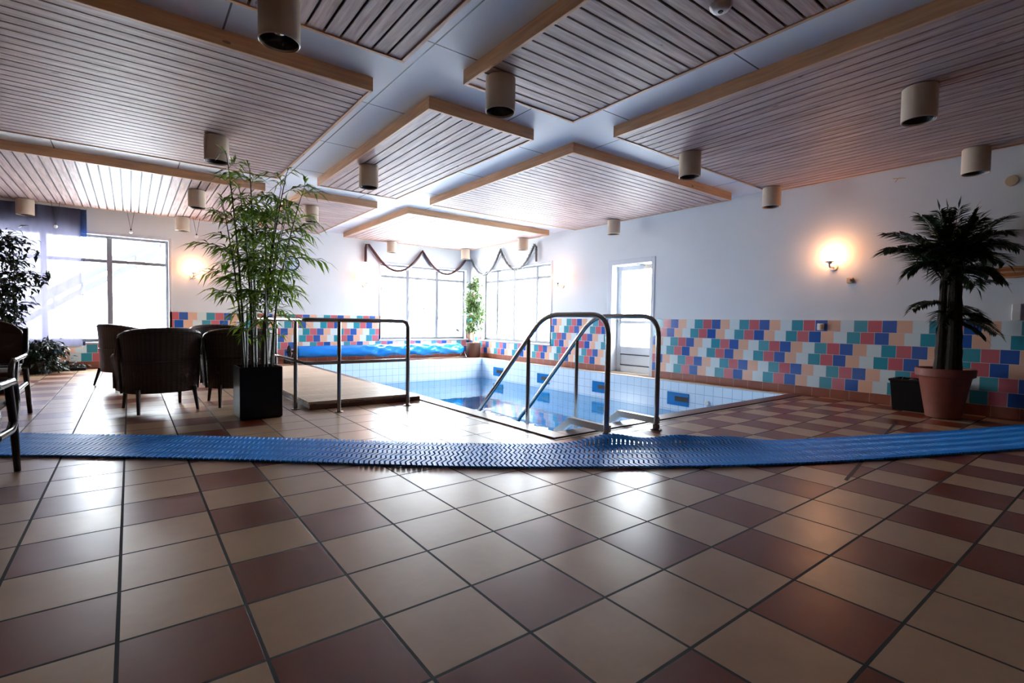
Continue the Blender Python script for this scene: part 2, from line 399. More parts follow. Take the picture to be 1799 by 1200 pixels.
# ------------------------------------------------------------------ room shell
f = MB()
g = .10  # width of the coping strip around the pool
f.box(XL, PL, YF, YB, -.02, 0); f.box(PL, XR, YF, PN, -.02, 0); f.box(PR, XR, PN, YB, -.02, 0); f.box(PL, PR, PF, YB, -.02, 0)
struct(f.build('floor', M['floor']))
p = MB(); D = -1.35
p.box(PL-.06, PL+.01, PN-.06, PF+.06, D, -.001); p.box(PR-.01, PR+.06, PN-.06, PF+.06, D, -.001); p.box(PL+.01, PR-.01, PN-.06, PN+.01, D, -.001); p.box(PL+.01, PR-.01, PF-.01, PF+.06, D, -.001)
p.box(PL-.06, PR+.06, PN-.06, PF+.06, D-.1, D)
tag(p.build('pool_basin', M['pool']), 'white tiled pool basin sunk in the floor', kind='structure')
wv = MB(); wv.quad((PL, PN, WATER), (PR, PN, WATER), (PR, PF, WATER), (PL, PF, WATER))
tag(wv.build('pool_water', M['water']), 'still blue water low in the tiled pool', 'water', kind='stuff')
# coping strips
cp = MB(); cp.box(PL-.15, PL+.012, PN-.15, PF+.15, .0, .012); cp.box(PL+.012, PR+.1, PN-.15, PN+.012, 0, .012)
struct(cp.build('trim_1', M['coping'], bevel=.004))
cp = MB(); cp.box(PR-.012, PR+.1, PN+.012, PF+.1, 0, .012); cp.box(PL+.012, PR-.012, PF-.012, PF+.1, 0, .012)
struct(cp.build('trim_2', M['copl'], bevel=.004))
cp = MB(); cp.box(PL-.17, PR+.1, PN-.19, PN-.165, 0, .003)
struct(cp.build('trim_3', M['copl']))

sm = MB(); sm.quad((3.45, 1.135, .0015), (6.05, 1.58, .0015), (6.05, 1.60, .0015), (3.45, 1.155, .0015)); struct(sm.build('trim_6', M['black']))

def wall_grid(mb, axis, c0, c1, u0, u1, z0, z1, holes):
    """wall slab between c0..c1 on the normal axis with rectangular holes (u0,u1,z0,z1)"""
    us = sorted({u0, u1, *[h[0] for h in holes], *[h[1] for h in holes]}); zs = sorted({z0, z1, *[h[2] for h in holes], *[h[3] for h in holes]})
    us = [u for u in us if u0 <= u <= u1]; zs = [z for z in zs if z0 <= z <= z1]
    for a, b_ in zip(us, us[1:]):
        run = None
        for c, d in zip(zs, zs[1:]):
            mu, mz = (a+b_)/2, (c+d)/2
            if any(h[0] < mu < h[1] and h[2] < mz < h[3] for h in holes):
                if run: boxu(mb, axis, c0, c1, a, b_, *run); run = None
            else: run = (run[0], d) if run else (c, d)
        if run: boxu(mb, axis, c0, c1, a, b_, *run)
def boxu(mb, axis, c0, c1, a, b_, z0, z1):
    if axis == 'x': mb.box(c0, c1, a, b_, z0, z1)
    else: mb.box(a, b_, c0, c1, z0, z1)
W1 = (-2.05, .60, .46, 2.36); W2 = (4.77, 7.19, .46, 2.29); W3 = (8.17, 10.85, .46, 2.24); DR = (5.46, 6.50, 0, 2.09)
wb = MB(); wall_grid(wb, 'y', YB, YB+WT, XL-.3, XR+WT, 0, ZT, [W1, W2]); struct(wb.build('wall_back', M['plaster']))
wr = MB(); wall_grid(wr, 'x', XR, XR+WT, YF-.3, YB, 0, ZT, [W3, DR]); struct(wr.build('wall_right', M['plaster']))
wl = MB(); wl.box(XL-.3, XL, YF-.3, YB, 0, ZT); struct(wl.build('wall_left', M['dimwall']))
wf = MB(); wf.box(XL, XR, YF-.3, YF, 0, ZT); struct(wf.build('wall_front', M['dimwall']))
c = MB(); c.box(XL-.3, XR+.3, YF-.3, YB+.3, ZT, ZT+.15); struct(c.build('ceiling', M['ceil']))
# tiled dado and skirting
SK = .12; tt = .012
d = MB(); wall_grid(d, 'y', YB-tt, YB, XL, XR, SK, ZW, [W1, W2]); struct(d.build('trim_4', M['tileB']))
d = MB(); wall_grid(d, 'x', XR-tt, XR, YF, YB-tt, SK, ZW, [W3, DR]); struct(d.build('trim_5', M['tileR']))
d = MB(); d.box(XL, XR-.02, YB-.02, YB, 0, SK); struct(d.build('baseboard_back', M['skx'], bevel=.004))
d = MB(); d.box(XR-.02, XR, YF, DR[0], 0, SK); d.box(XR-.02, XR, DR[1], YB-.02, 0, SK); struct(d.build('baseboard_right', M['sky'], bevel=.004))

# windows
def window(n, axis, c, W, mull, trans, sill=True):
    """frame set back in the reveal; parts: pane, sill"""
    u0, u1, z0, z1 = W; fw_ = .055; a0, a1 = c+.10, c+.16
    fr = MB()
    boxu(fr, axis, a0, a1, u0, u0+fw_, z0, z1); boxu(fr, axis, a0, a1, u1-fw_, u1, z0, z1)
    boxu(fr, axis, a0, a1, u0+fw_, u1-fw_, z0, z0+fw_); boxu(fr, axis, a0, a1, u0+fw_, u1-fw_, z1-fw_, z1)
    edges = [u0+fw_]
    for mu in mull:
        boxu(fr, axis, a0-.01, a1, mu-.04, mu+.04, z0+fw_, z1-fw_); edges += [mu-.04, mu+.04]
    edges.append(u1-fw_)
    for e0, e1 in zip(edges[::2], edges[1::2]): boxu(fr, axis, a0, a1, e0, e1, trans-.03, trans+.03)
    # casing around the opening and inner sashes
    o = struct(fr.build('window_%d' % n, M['sash'], bevel=.006))
    cs = MB(); boxu(cs, axis, c-.012, c+.10, u0-.035, u0+.012, z0, z1+.035); boxu(cs, axis, c-.012, c+.10, u1-.012, u1+.035, z0, z1+.035); boxu(cs, axis, c-.012, c+.10, u0+.012, u1-.012, z1-.012, z1+.035)
    cs.build('casing', M['frame'], o, bevel=.004)
    sl = MB(); boxu(sl, axis, c-.05, c+.10, u0-.05, u1+.05, z0-.03, z0); sl.build('sill', M['frame'], o, bevel=.006)
    for e0, e1 in zip(edges[::2], edges[1::2]):
        for za, zb in ((z0+fw_, trans-.03), (trans+.03, z1-fw_)):
            pn = MB(); boxu(pn, axis, a0+.025, a0+.031, e0, e1, za, zb); pn.build('pane', M['glass'], o)
    return o
window(1, 'y', YB, W1, (-1.15, -.28), 1.90)
window(2, 'y', YB, W2, (5.52, 6.35), 1.99)
window(3, 'x', XR, W3, (8.75, 9.6, 10.3), 1.95)

# door in the right wall
a0 = XR+.16
dr = MB(); y0, y1 = DR[0]+.07, DR[1]-.07
dr.box(a0, a0+.045, y0, y0+.10, .02, 2.02); dr.box(a0, a0+.045, y1-.10, y1, .02, 2.02)
for za, zb in ((.02, .14), (.36, .50), (.93, .99), (1.93, 2.02)): dr.box(a0, a0+.045, y0+.10, y1-.10, za, zb)
dr.box(a0+.015, a0+.03, y0+.10, y1-.10, .14, .36)
do = struct(dr.build('door_1', M['doorw'], bevel=.004))
for za, zb in ((.50, .93), (.99, 1.93)):
    pn = MB(); pn.box(a0+.02, a0+.026, y0+.10, y1-.10, za, zb); pn.build('pane', M['glass'], do)
mb = MB()
for z_ in (.15, .35): mb.box(a0-.004, a0+.012, y0+.10, y1-.10, z_-.008, z_+.008)
mb.build('panel_moulding', M['black'], do)
fr = MB(); fr.box(XR-.01, XR+.28, DR[1]-.07, DR[1]+.03, 0, 2.12); fr.box(XR-.01, XR+.28, DR[0]-.0, DR[0]+.07, 0, 2.12); fr.box(XR-.01, XR+.28, DR[0]+.07, DR[1]-.07, 2.03, 2.12)
fr.build('door_frame', M['frame'], do, bevel=.004)
th = MB(); th.box(XR+.0, XR+.3, DR[0]+.07, DR[1]-.07, 0, .02); th.build('threshold', M['copl'], do)
hd = MB(); hd.tube([(a0-.005, y1-.05, 1.02), (a0-.06, y1-.05, 1.02), (a0-.06, y1-.17, 1.02)], .011, 8); hd.box(a0-.012, a0, y1-.075, y1-.03, .94, 1.12); hd.build('door_handle', M['steel'], do)
cl = MB(); cl.box(a0-.055, a0, y0+.02, y0+.25, 1.93, 2.0); cl.tube([(a0-.03, y0+.2, 2.0), (a0-.14, y0+.32, 2.015), (a0-.02, y0+.52, 2.03)], .01, 6); cl.build('door_closer', M['steel'], do)

# outside: snow, neighbouring gable
gr_ = MB(); gr_.quad((-60, YB+.4, -.25), (80, YB+.4, -.25), (80, 90, -.25), (-60, 90, -.25)); gr_.quad((XR+.4, -40, -.25), (80, -40, -.25), (80, YB+.4, -.25), (XR+.4, YB+.4, -.25))
struct(gr_.build('ground', M['snow']))
ex = thing('gable_roof', (0, 15.2, -.25), 'grey sloping roof edge of the building outside the windows', 'roof')
def slope(name, p0, p1, w0, th_, y0, y1, mat):
    (xa, za), (xb, zb) = p0, p1; m_ = MB()
    for a, b_ in ((y0, y1),):
        dx, dz = xb-xa, zb-za; l = math.hypot(dx, dz); nx, nz = -dz/l*th_, dx/l*th_
        P = [(xa, za), (xb, zb), (xb+nx, zb+nz), (xa+nx, za+nz)]; bb = len(m_.v)
        m_.v += [(q[0], a, q[1]) for q in P]+[(q[0], b_, q[1]) for q in P]
        m_.f += [(bb, bb+1, bb+2, bb+3), (bb+7, bb+6, bb+5, bb+4)] + [(bb+i, bb+4+i, bb+4+(i+1) % 4, bb+(i+1) % 4) for i in range(4)]
    return m_.build(name, mat, ex)
slope('verge_board', (-2.2, .72), (2.9, 4.35), 0, .13, 0, .12, M['ext'])
slope('verge_board', (-2.0, 1.15), (2.7, 4.5), 0, .20, .3, .5, M['ext2'])
slope('verge_board', (2.9, 4.35), (9.6, .6), 0, .07, 0, .12, M['ext2'])
slope('verge_board', (2.9, 4.75), (7.7, 1.15), 0, .16, .3, .5, M['ext2'])
for i in range(9):
    mm = MB(); x_ = -1.9+i*.5; z_ = .93+i*.356; mm.box(x_, x_+.05, .1, .4, z_, z_+.3); mm.build('verge_strut', M['ext'], ex)
for x_ in (7.9, 9.2):
    mm = MB(); mm.box(x_-.05, x_+.05, 0, .1, 0, 1.6 if x_ < 8 else .9); mm.build('post', M['ext2'], ex)

# ------------------------------------------------------------------ slatted ceiling panels
C0, C1, C2, C3, C4, C5 = -1.72, 1.57, 2.07, 3.25, 3.80, 7.02
R0, R1, R2, R3, R4, R5 = .15, 3.38, 3.94, 7.18, 7.95, 11.22
def panel(x0, x1, y0, y1, axis, label):
    t = thing('ceiling_panel', ((x0+x1)/2, (y0+y1)/2, ZC), label, 'ceiling panel', 'slatted wooden ceiling panels')
    hx, hy = (x1-x0)/2, (y1-y0)/2; fw_ = .028; top = ZT-ZC
    bk = MB(); bk.box(-hx+fw_, hx-fw_, -hy+fw_, hy-fw_, .034, .06); bk.build('backing_board', M['black'], t)
    bd = MB(); pitch = .108
    span = (2*hy if axis == 'x' else 2*hx)-2*fw_; n = round(span/pitch); pt = span/n
    for i in range(n):
        a = -span/2+i*pt+.0085; b_ = a+pt-.017
        if axis == 'x': bd.box(-hx+fw_, hx-fw_, a, b_, .008, .018)
        else: bd.box(a, b_, -hy+fw_, hy-fw_, .008, .018)
    o = bd.build('slat_boards', M['boardx' if axis == 'x' else 'boardy'], t)
    for q, mt in (((-hx, hx, -hy, -hy+fw_), 'finx'), ((-hx, hx, hy-fw_, hy), 'finx'), ((-hx, -hx+fw_, -hy+fw_, hy-fw_), 'finy'), ((hx-fw_, hx, -hy+fw_, hy-fw_), 'finy')):
        e = MB(); e.box(*q, 0, top); e.build('edge_trim', M[mt], t, bevel=.003)
    return t
panel(C0, C1, R2, R3, 'x', 'wide slatted ceiling panel over the bamboo and wicker chairs')
panel(C0, C1, R0, R1, 'y', 'slatted ceiling panel at top centre, cut by the frame beside the nearest lamp')
panel(C0, C1, R4, R5, 'y', 'slatted ceiling panel at far left above the sheer blind')
panel(C2, C3, R0, R1, 'x', 'narrow slatted ceiling panel with the smoke detector at top right of centre')
panel(C2, C3, R2, R3, 'y', 'narrow slatted ceiling panel in the middle, above the left pool edge')
panel(C2, C3, R4, R5, 'x', 'narrow slatted ceiling panel behind the bamboo top by the back wall')
panel(C4, C5, R0, R1, 'y', 'broad dark slatted ceiling panel above the palm, lit orange by the wall lamp')
panel(C4, C5, R2, R3, 'x', 'broad slatted ceiling panel over the near half of the pool')
panel(C4, C5, R4, R5, 'y', 'white slatted ceiling panel in the far corner above the garland')

# lamps on the panels
def lamp(x, y, label, first=[None]):
    if first[0]:
        o = copytree(first[0]); o.location = (x, y, 2.51); o['label'] = label; return o
    t = thing('ceiling_downlight', (x, y, 2.51), label, 'ceiling lamp', 'cylindrical lamps under the slatted panels')
    R_ = .112; hh = ZC-2.51+.008
    s = MB(); s.lathe([(R_-.006, 0), (R_, .004), (R_, hh-.012), (R_-.004, hh-.008)], 40, capb=False)
    s.lathe([(R_-.006, .0), (R_-.008, .10)], 40, capb=False, capt=False)
    hsg = s.build('housing', M['lamp'], t, smooth=True)
    s = MB(); s.lathe([(R_-.009, .014), (.078, .07), (.062, .16)], 40, capb=False); s.build('baffle', M['lampin'], hsg, smooth=True)
    s = MB(); s.lathe([(.012, .045), (.03, .05), (.05, .07), (.052, .085), (.03, .13)], 24); s.build('reflector_bulb', M['bulb'], hsg, smooth=True)
    first[0] = t; return t
LM = [(.70, 3.16, 'cylinder ceiling lamp nearest the camera at top left of centre'), (2.24, 3.12, 'cylinder ceiling lamp at the tip of the narrow near panel'),
 (4.79, 3.17, 'cylinder ceiling lamp over the near pool edge, left one on the dark panel corner'), (6.79, 3.25, 'cylinder ceiling lamp at the wall corner of the dark broad panel'),
 (4.80, 1.21, 'large cylinder ceiling lamp on the dark panel at upper right'), (6.84, 1.24, 'cylinder ceiling lamp against the wall above the palm'),
 (.72, 5.95, 'cylinder ceiling lamp just above the bamboo top'), (2.29, 5.87, 'cylinder ceiling lamp under the middle narrow panel'),
 (6.84, 6.02, 'small cylinder ceiling lamp above and left of the door'), (.79, 8.62, 'cylinder ceiling lamp left of the bamboo, above the wall lamp'),
 (2.37, 8.55, 'cylinder ceiling lamp partly behind the right bamboo leaves'), (6.87, 8.64, 'cylinder ceiling lamp by the right end of the garland'),
 (-1.31, 11.12, 'cylinder ceiling lamp at far left in front of the sheer blind'), (.79, 11.12, 'small cylinder ceiling lamp by the back wall right of the left window'),
 (4.9, 11.1, 'small cylinder ceiling lamp above the first garland swag'), (6.8, 10.9, 'small cylinder ceiling lamp in the far corner of the room')]
for a in LM: lamp(*a)

# wall lamps
def sconce(loc, rz, label, first=[None]):
    if first[0]:
        o = copytree(first[0]); o.location = loc; o.rotation_euler.z = rz; o['label'] = label; return o
    t = thing('wall_lamp', loc, label, 'wall lamp', 'round glass wall lamps', rz)      # wall plane at local y=0, room towards -y
    s = MB(); s.lathe([(.05, 0), (.05, -.012), (.042, -.022)][::-1], 28, axis='y'); s.build('wall_plate', M['white'], t, smooth=True)
    s = MB(); s.tube(rounded([(0, -.02, 0), (0, -.15, -.01), (0, -.15, .055)], .04), .011, 10); s.lathe([(.022, .03), (.03, .05), (.055, .058), (.055, .066)], 24, 0, -.15, 0); s.build('arm', M['white'], t, smooth=True)
    s = MB(); s.lathe([(.1*max(.02, sin(PI*i/16)), -.1*cos(PI*i/16)) for i in range(17)], 28, 0, -.15, .155); s.build('globe', M['globe'], t, smooth='all')
    first[0] = t; return t
sconce((XR, 2.66, 1.71), -PI/2, 'lit globe wall lamp on the right wall beside the palm')
sconce((XR, 7.80, 1.71), -PI/2, 'lit globe wall lamp between the corner windows and the door')
sconce((.975, YB, 1.71), 0, 'lit globe wall lamp right of the left window, near the bamboo')
sconce((4.37, YB, 1.73), 0, 'lit globe wall lamp beside the garland, left of the corner windows')

# small fittings
def wallbox(name, x0, x1, y0, y1, z0, z1, mat, label, cat, bv=.006):
    o = MB().box(x0, x1, y0, y1, z0, z1).build(name, M[mat], bevel=bv); tag(o, label, cat); return o
th_ = thing('thermostat', (XR, 2.466, 1.526), 'small cream thermostat box below the right wall lamp', 'thermostat')
MB().box(-.035, 0, -.035, .035, -.035, .035).build('case', M['cream'], th_, bevel=.006); MB().box(-.05, -.035, -.03, -.008, -.018, .018).build('dial', M['darkwood'], th_, bevel=.004)
so = thing('wall_socket', (XR-tt, 2.78, .93), 'white socket on the coloured tiles below the right wall lamp', 'socket')
MB().box(-.03, 0, -.04, .04, -.045, .045).build('plate', M['white'], so, bevel=.006); MB().box(-.06, -.03, -.03, -.005, -.04, .035).build('plug', M['cream'], so, bevel=.005)
o = MB(); o.lathe([(.05, -.02), (.055, -.012), (.055, 0)], 28, axis='x'); o = o.build('junction_cap', M['cream'], smooth=True, loc=(XR, 1.034, 2.477)); tag(o, 'round cream cover cap high on the dark end of the right wall', 'wall cap')
sg = thing('oval_sign', (XR, 1.0, 1.53), 'oval orange sign on the wall right of the palm', 'sign')
o = MB(); n = 40
for k in range(n): a = 2*PI*k/n; o.v.append((-.012, .2*cos(a), .062*sin(a)))
for k in range(n): a = 2*PI*k/n; o.v.append((0, .2*cos(a), .062*sin(a)))
o.f = [tuple(range(n))[::-1], tuple(range(n, 2*n))]+[(k, (k+1) % n, n+(k+1) % n, n+k) for k in range(n)]
o.build('board', M['orange'], sg)
o = MB(); o.tube([(-.014, .185*cos(2*PI*k/n), .05*sin(2*PI*k/n)) for k in range(n)], .005, 6, close=True); o.build('border', M['cream'], sg)
o = MB(); o.box(-.016, -.012, -.09, .08, -.006, .012); o.build('lettering_band', M['cream'], sg)
wallbox('light_switch', XR-.03, XR, .91, .98, 1.03, 1.2, 'white', 'white upright switch box at the right edge above the tiles', 'switch')
sd = thing('smoke_detector', (2.72, 1.63, ZC+.008), 'cream round smoke detector under the narrow slatted panel', 'smoke detector')
o = MB(); o.lathe([(.03, -.035), (.045, -.03), (.06, -.012), (.062, 0)], 32); o.build('casing', M['white'], sd, smooth=True)
o = MB(); o.lathe([(.012, -.04), (.016, -.034)], 16); o.build('indicator', M['black'], sd)
hk = MB(); hk.tube([(XR, 2.0, 2.72), (XR-.05, 2.0, 2.70), (XR-.07, 2.02, 2.66)], .006, 6); hk.tube([(XR-.02, 1.93, 2.70), (XR-.05, 2.05, 2.71)], .005, 6); tag(hk.build('wall_hook', M['cream']), 'small hook high on the right wall under the panel edge', 'hook')

# clock
ck = thing('wall_clock', (2.77, YB, 2.11), 'round pale blue wall clock behind the bamboo', 'clock')
o = MB(); o.lathe([(.14, -.02), (.14, 0)], 40, axis='y'); o.build('face', M['cface'], ck)
o = MB(); o.tube([(.145*cos(2*PI*k/40), -.02, .145*sin(2*PI*k/40)) for k in range(40)], .014, 8, close=True); o.build('rim', M['crim'], ck, smooth=True)
for k in range(12):
    o = MB(); a = PI/6*k; ca, sa = cos(a), sin(a); r1, r2, w_ = .105, .128, .005
    o.quad((r1*sa-w_*ca, -.022, r1*ca+w_*sa), (r1*sa+w_*ca, -.022, r1*ca-w_*sa), (r2*sa+w_*ca, -.022, r2*ca-w_*sa), (r2*sa-w_*ca, -.022, r2*ca+w_*sa))
    o.build('hour_mark', M['crim'], ck)
for ln, a in ((.07, math.radians(-50)), (.105, math.radians(2))):
    o = MB(); o.tube([(0, -.026, 0), (ln*sin(a), -.026, ln*cos(a))], .005, 6); o.build('hand', M['crim'], ck)

# hanging beads under the far left panel
for i, (x, label) in enumerate(((-.94, 'hanging glass bead on wires in front of the sheer blind'), (.03, 'hanging glass bead on wires above the left window'), (1.0, 'hanging glass bead on wires left of the bamboo top'))):
    t = thing('hanging_bead', (x, 11.0, 2.36+.03*i), label, 'hanging ornament', 'beads hung from the far left panel')
    o = MB(); hz = ZC-(2.36+.03*i)+.01
    for s_ in (-1, 1): o.tube([(0, 0, .03), (s_*.055, 0, hz)], .003, 5)
    o.build('wires', M['black'], t)
    o = MB(); o.lathe([(.026*max(.05, sin(PI*k/10)), -.026*cos(PI*k/10)) for k in range(11)], 14); o.build('bead', M['white'], t, smooth='all')
    o = MB(); o.lathe([(.012, .02), (.012, .05)], 10); o.build('cap', M['black'], t)

# sheer blind with navy edge band
bl = thing('sheer_panel_blind', (-1.3, 11.31, .39), 'sheer white fabric blind hanging over the left window', 'blind')
o = MB(); nx, nz = 60, 4; x0, x1 = -2.35, -.655
for j in range(nz+1):
    for i in range(nx+1):
        xx = x0+(x1-x0)*i/nx; o.v.append((xx+1.3, .012*sin(xx*23)+.006*sin(xx*61), 2.36*j/nz))
o.f = [(j*(nx+1)+i, j*(nx+1)+i+1, (j+1)*(nx+1)+i+1, (j+1)*(nx+1)+i) for j in range(nz) for i in range(nx)]
o.build('fabric', M['blind'], bl, smooth='all')
MB().box(-1.05, .645, -.012, .012, -.02, .012).build('hem_bar', M['white'], bl)
MB().box(-1.05, .72, -.02, .02, 2.345, 2.375).build('head_rail', M['white'], bl)
bn = thing('navy_curtain_strip', (-.62, 11.36, .41), 'narrow navy fabric strip hanging at the edge of the sheer blind', 'curtain')
MB().box(-.055, .045, -.003, .003, 1.86, 2.34).build('upper_band', M['blueband'], bn); MB().box(-.035, .0, -.003, .003, -.005, .06).build('lower_weight', M['crim'], bn)
o = MB(); o.tube([(-.0, 0, .05), (-.0, 0, 1.9)], .004, 5); o.build('cord', M['crim'], bn)

# ------------------------------------------------------------------ garland
def sag(a, b_, low, n=12):
    a, b_ = Vector(a), Vector(b_); out = []
    for i in range(n+1):
        t = i/n; p = a.lerp(b_, t); base = (a.z+b_.z)/2; p.z = a.z*(1-t)+b_.z*t - (base-low)*(1-(2*t-1)**2); out.append(p)
    return out
YG = YB-.05
pts = [Vector((4.385, YG, 2.28)), Vector((4.385, YG, 2.6)), Vector((4.40, YG, 2.67)), Vector((4.46, YG, 2.68))]
pts += sag((4.5, YG, 2.66), (5.854, YG, 2.67), 2.12)[1:] + sag((5.854, YG, 2.67), (7.12, YG, 2.56), 2.14)[1:]
o = MB(); o.tube(pts, [.032]*len(pts), 8)
tag(o.build('garland', M['garl'], smooth=True), 'dark foil garland swagged above the back corner window', 'garland')
XG = XR-.05; rng = random.Random(5)
p2 = [Vector((7.16, YG, 2.56)), Vector((XG, 11.3, 2.55))]+sag((XG, 11.3, 2.55), (XG, 10.0, 2.70), 2.13)[1:]+sag((XG, 10.0, 2.70), (XG, 8.70, 2.68), 2.15)[1:]+[Vector((XG, 8.64, 2.62)), Vector((XG, 8.63, 2.29))]
o = MB(); o.tube(p2, .024, 6)
for a, b_ in zip(p2, p2[1:]):
    for _ in range(max(2, int((b_-a).length*170))):
        q = a.lerp(b_, rng.random()); dd = Vector((rng.uniform(-1, .3), rng.uniform(-1, 1), rng.uniform(-1, 1)))
        if dd.length > .1: o.leaf(q, dd, Vector((0, 0, 1)), .065, .018, 0)
o.v = [(min(a, XR-.012), min(b_, YB-.012), c_) for a, b_, c_ in o.v]
tag(o.build('tinsel_garland', M['tins']), 'bushy grey tinsel garland swagged above the right corner window', 'garland')

# ------------------------------------------------------------------ pool furniture
# handrail along the ramp
rr = .019
hr = thing('ramp_handrail', (1.34, 5.0, 0), 'steel tube handrail bending round the wooden ramp', 'handrail')
Z1, Z2, e_ = .92, .50, 1.06
o = MB(); o.tube(rounded([(e_, 0, 0), (e_, 0, Z1), (.0, 0, Z1), (0, 2.6, Z1), (0, 2.6, 0)], .09, 8), .021, 12); o.build('top_rail', M['steel'], hr, smooth=True)
o = MB(); o.tube(rounded([(e_, 0, Z2), (0, 0, Z2), (0, 2.6, Z2)], .05, 6), .017, 10); o.build('mid_rail', M['steel'], hr, smooth=True)
for px, py in ((.315, 0), (0, .39), (0, 1.26), (0, 2.0)):
    o = MB(); o.tube([(px, py, 0), (px, py, Z1)], rr, 12); o.lathe([(.045, 0), (.045, .008), (.024, .012)], 20, px, py, 0); o.build('post', M['steel'], hr, smooth=True)
for px, py in ((e_, 0), (0, 2.6)):
    o = MB(); o.lathe([(.045, 0), (.045, .008), (.024, .012)], 20, px, py, 0); o.build('floor_flange', M['steel'], hr, smooth=True)
# wooden ramp
rp = thing('wooden_ramp', (1.44, 5.28, 0), 'pale slatted wooden ramp lying beside the pool edge', 'ramp')
X2 = 1.12; LY = 4.3; nb = 40; pb = LY/nb
o = MB()
for i in range(nb): o.box(0, X2, i*pb+.007, (i+1)*pb-.007, .055, .078)
o.build('deck_boards', M['deck'], rp)
for q in ((.02, .07), (.53, .58), (X2-.07, X2-.02)):
    MB().box(q[0], q[1], .01, LY-.01, 0, .055).build('joist', M['darkwood'], rp)
MB().box(0, X2+.12, -.03, -.002, .0, .05).build('front_bearer', M['darkwood'], rp, bevel=.004)

# pool cover on its roller
pc = thing('pool_cover_roller', (2.7, 10.95, 0), 'long roll of shiny blue pool cover at the far end of the pool', 'pool cover')
o = MB(); n, mlen = 40, 150; Lc = 4.02; rng = random.Random(3)
ph = [rng.uniform(0, 6) for _ in range(12)]
for i in range(mlen+1):
    t = i/mlen; x = .04+Lc*t
    wr_ = .003 if t < .24 else .003+.010*min(1, (t-.24)*4)
    for k in range(n):
        a = 2*PI*k/n
        r_ = .128+.008*sin(2*a+.8)
        r_ += wr_*(sin(3*a+9*t*6+ph[0])*sin(31*t+ph[1])+.6*sin(5*a-47*t+ph[2])+.5*sin(9*a+83*t+ph[3])*sin(17*t+ph[5]))
        if t > .97: r_ *= 1-(t-.97)*12
        dz = -.03*max(0, sin(23*t+ph[4]))*(1 if t > .3 else 0) if sin(a) < -.2 else 0
        o.v.append((x, r_*cos(a)*1.1, .235+r_*sin(a)+dz))
for i in range(mlen):
    for k in range(n):
        k2 = (k+1) % n; o.f.append((i*n+k, i*n+k2, (i+1)*n+k2, (i+1)*n+k))
o.f.append(tuple(range(n))[::-1]); o.f.append(tuple(mlen*n+k for k in range(n)))
o.build('cover_roll', M['cover'], pc, smooth='all')
for x_ in (-.02, 4.1):
    o = MB(); o.tube([(x_, -.16, .0), (x_, 0, .235), (x_, .16, .0)], .016, 8); o.tube([(x_-.0, -.18, .012), (x_, .18, .012)], .014, 8); o.build('end_stand', M['steel'], pc, smooth=True)
o = MB(); o.tube([(-.10+.0*k, .115*cos(2*PI*k/24), .25+.115*sin(2*PI*k/24)) for k in range(24)], .016, 8, close=True)
for a in (0, 2.1, 4.2): o.tube([(-.10, 0, .25), (-.10, .11*cos(a), .25+.11*sin(a))], .01, 6)
o.tube([(-.16, 0, .25), (.05, 0, .25)], .022, 10); o.build('hand_wheel', M['black'], pc, smooth=True)
MB().box(-.2, -.08, -.07, .07, 0, .15).build('gear_housing', M['black'], pc, bevel=.015)

# skimmers and inlet
for i, (yy, label) in enumerate(((4.74, 'blue tiled pool skimmer nearest the camera, right of the ladder'), (6.42, 'blue tiled pool skimmer seen between the ladder handrails'), (8.05, 'blue tiled pool skimmer second from the far corner'), (9.7, 'blue tiled pool skimmer nearest the far corner'))):
    t = thing('pool_skimmer', (PR-.01, yy, -.375), label, 'skimmer', 'skimmers in the right pool wall')
    MB().box(-.012, 0, -.2, .2, 0, .21).build('tile_surround', M['skim'], t, bevel=.003)
    MB().box(-.018, -.012, -.19, .05, .07, .15).build('opening', M['black'], t)
o = MB(); o.lathe([(.03, -.03), (.04, -.02), (.045, 0)], 20, axis='x'); o = o.build('pool_inlet', M['white'], smooth=True, loc=(PR-.01, 4.22, -.27)); tag(o, 'small round white inlet in the pool wall right of the nearest skimmer', 'inlet')

# ladder handrails
def pool_rail(x, label, curl):
    t = thing('pool_handrail', (x, 2.69, 0), label, 'pool handrail', 'stainless handrails at the pool steps')
    end = [(0, 1.75, -.04), (0, 2.0, -.26), (0, 2.0, -1.2)] if curl else [(0, 1.85, -.06), (0, 2.25, -.43), (0, 2.25, -1.2)]
    o = MB(); o.tube(rounded([(0, 0, 0), (0, 0, 1.0), (0, .78, 1.0)]+end, .19, 9), .022, 14); o.build('top_rail', M['steel'], t, smooth=True)
    o = MB(); o.tube([(0, 1.0, .765), (0, 1.0, -1.33)], .019, 12); o.build('post', M['steel'], t, smooth=True)
    o = MB(); o.lathe([(.05, 0), (.05, .008), (.03, .014), (.03, .05), (.022, .055)], 24); o.build('floor_flange', M['steel'], t, smooth=True)
    # bent stringer of the steps
    s = MB(); w_ = .022; pr = [(.02, .10), (.47, .10), (.66, -.04), (.66, -1.1)]; dz = .055
    pr2 = [(.02, .045), (.44, .045), (.60, -.07), (.60, -1.1)]
    for (a, b_), (c_, d_) in ((pr[0:2], pr2[0:2]), (pr[1:3], pr2[1:3]), (pr[2:4], pr2[2:4])):
        bb = len(s.v)
        for xx in (.03, .03+.05): s.v += [(xx, a[0], a[1]), (xx, b_[0], b_[1]), (xx, d_[0], d_[1]), (xx, c_[0], c_[1])]
        s.f += [(bb, bb+1, bb+2, bb+3), (bb+7, bb+6, bb+5, bb+4), (bb, bb+4, bb+5, bb+1), (bb+3, bb+2, bb+6, bb+7), (bb, bb+3, bb+7, bb+4), (bb+1, bb+5, bb+6, bb+2)]
    s.build('step_stringer', M['white'], t, bevel=.003)
    return t
pool_rail(3.023, 'left stainless handrail of the pool steps, nearer one', False)
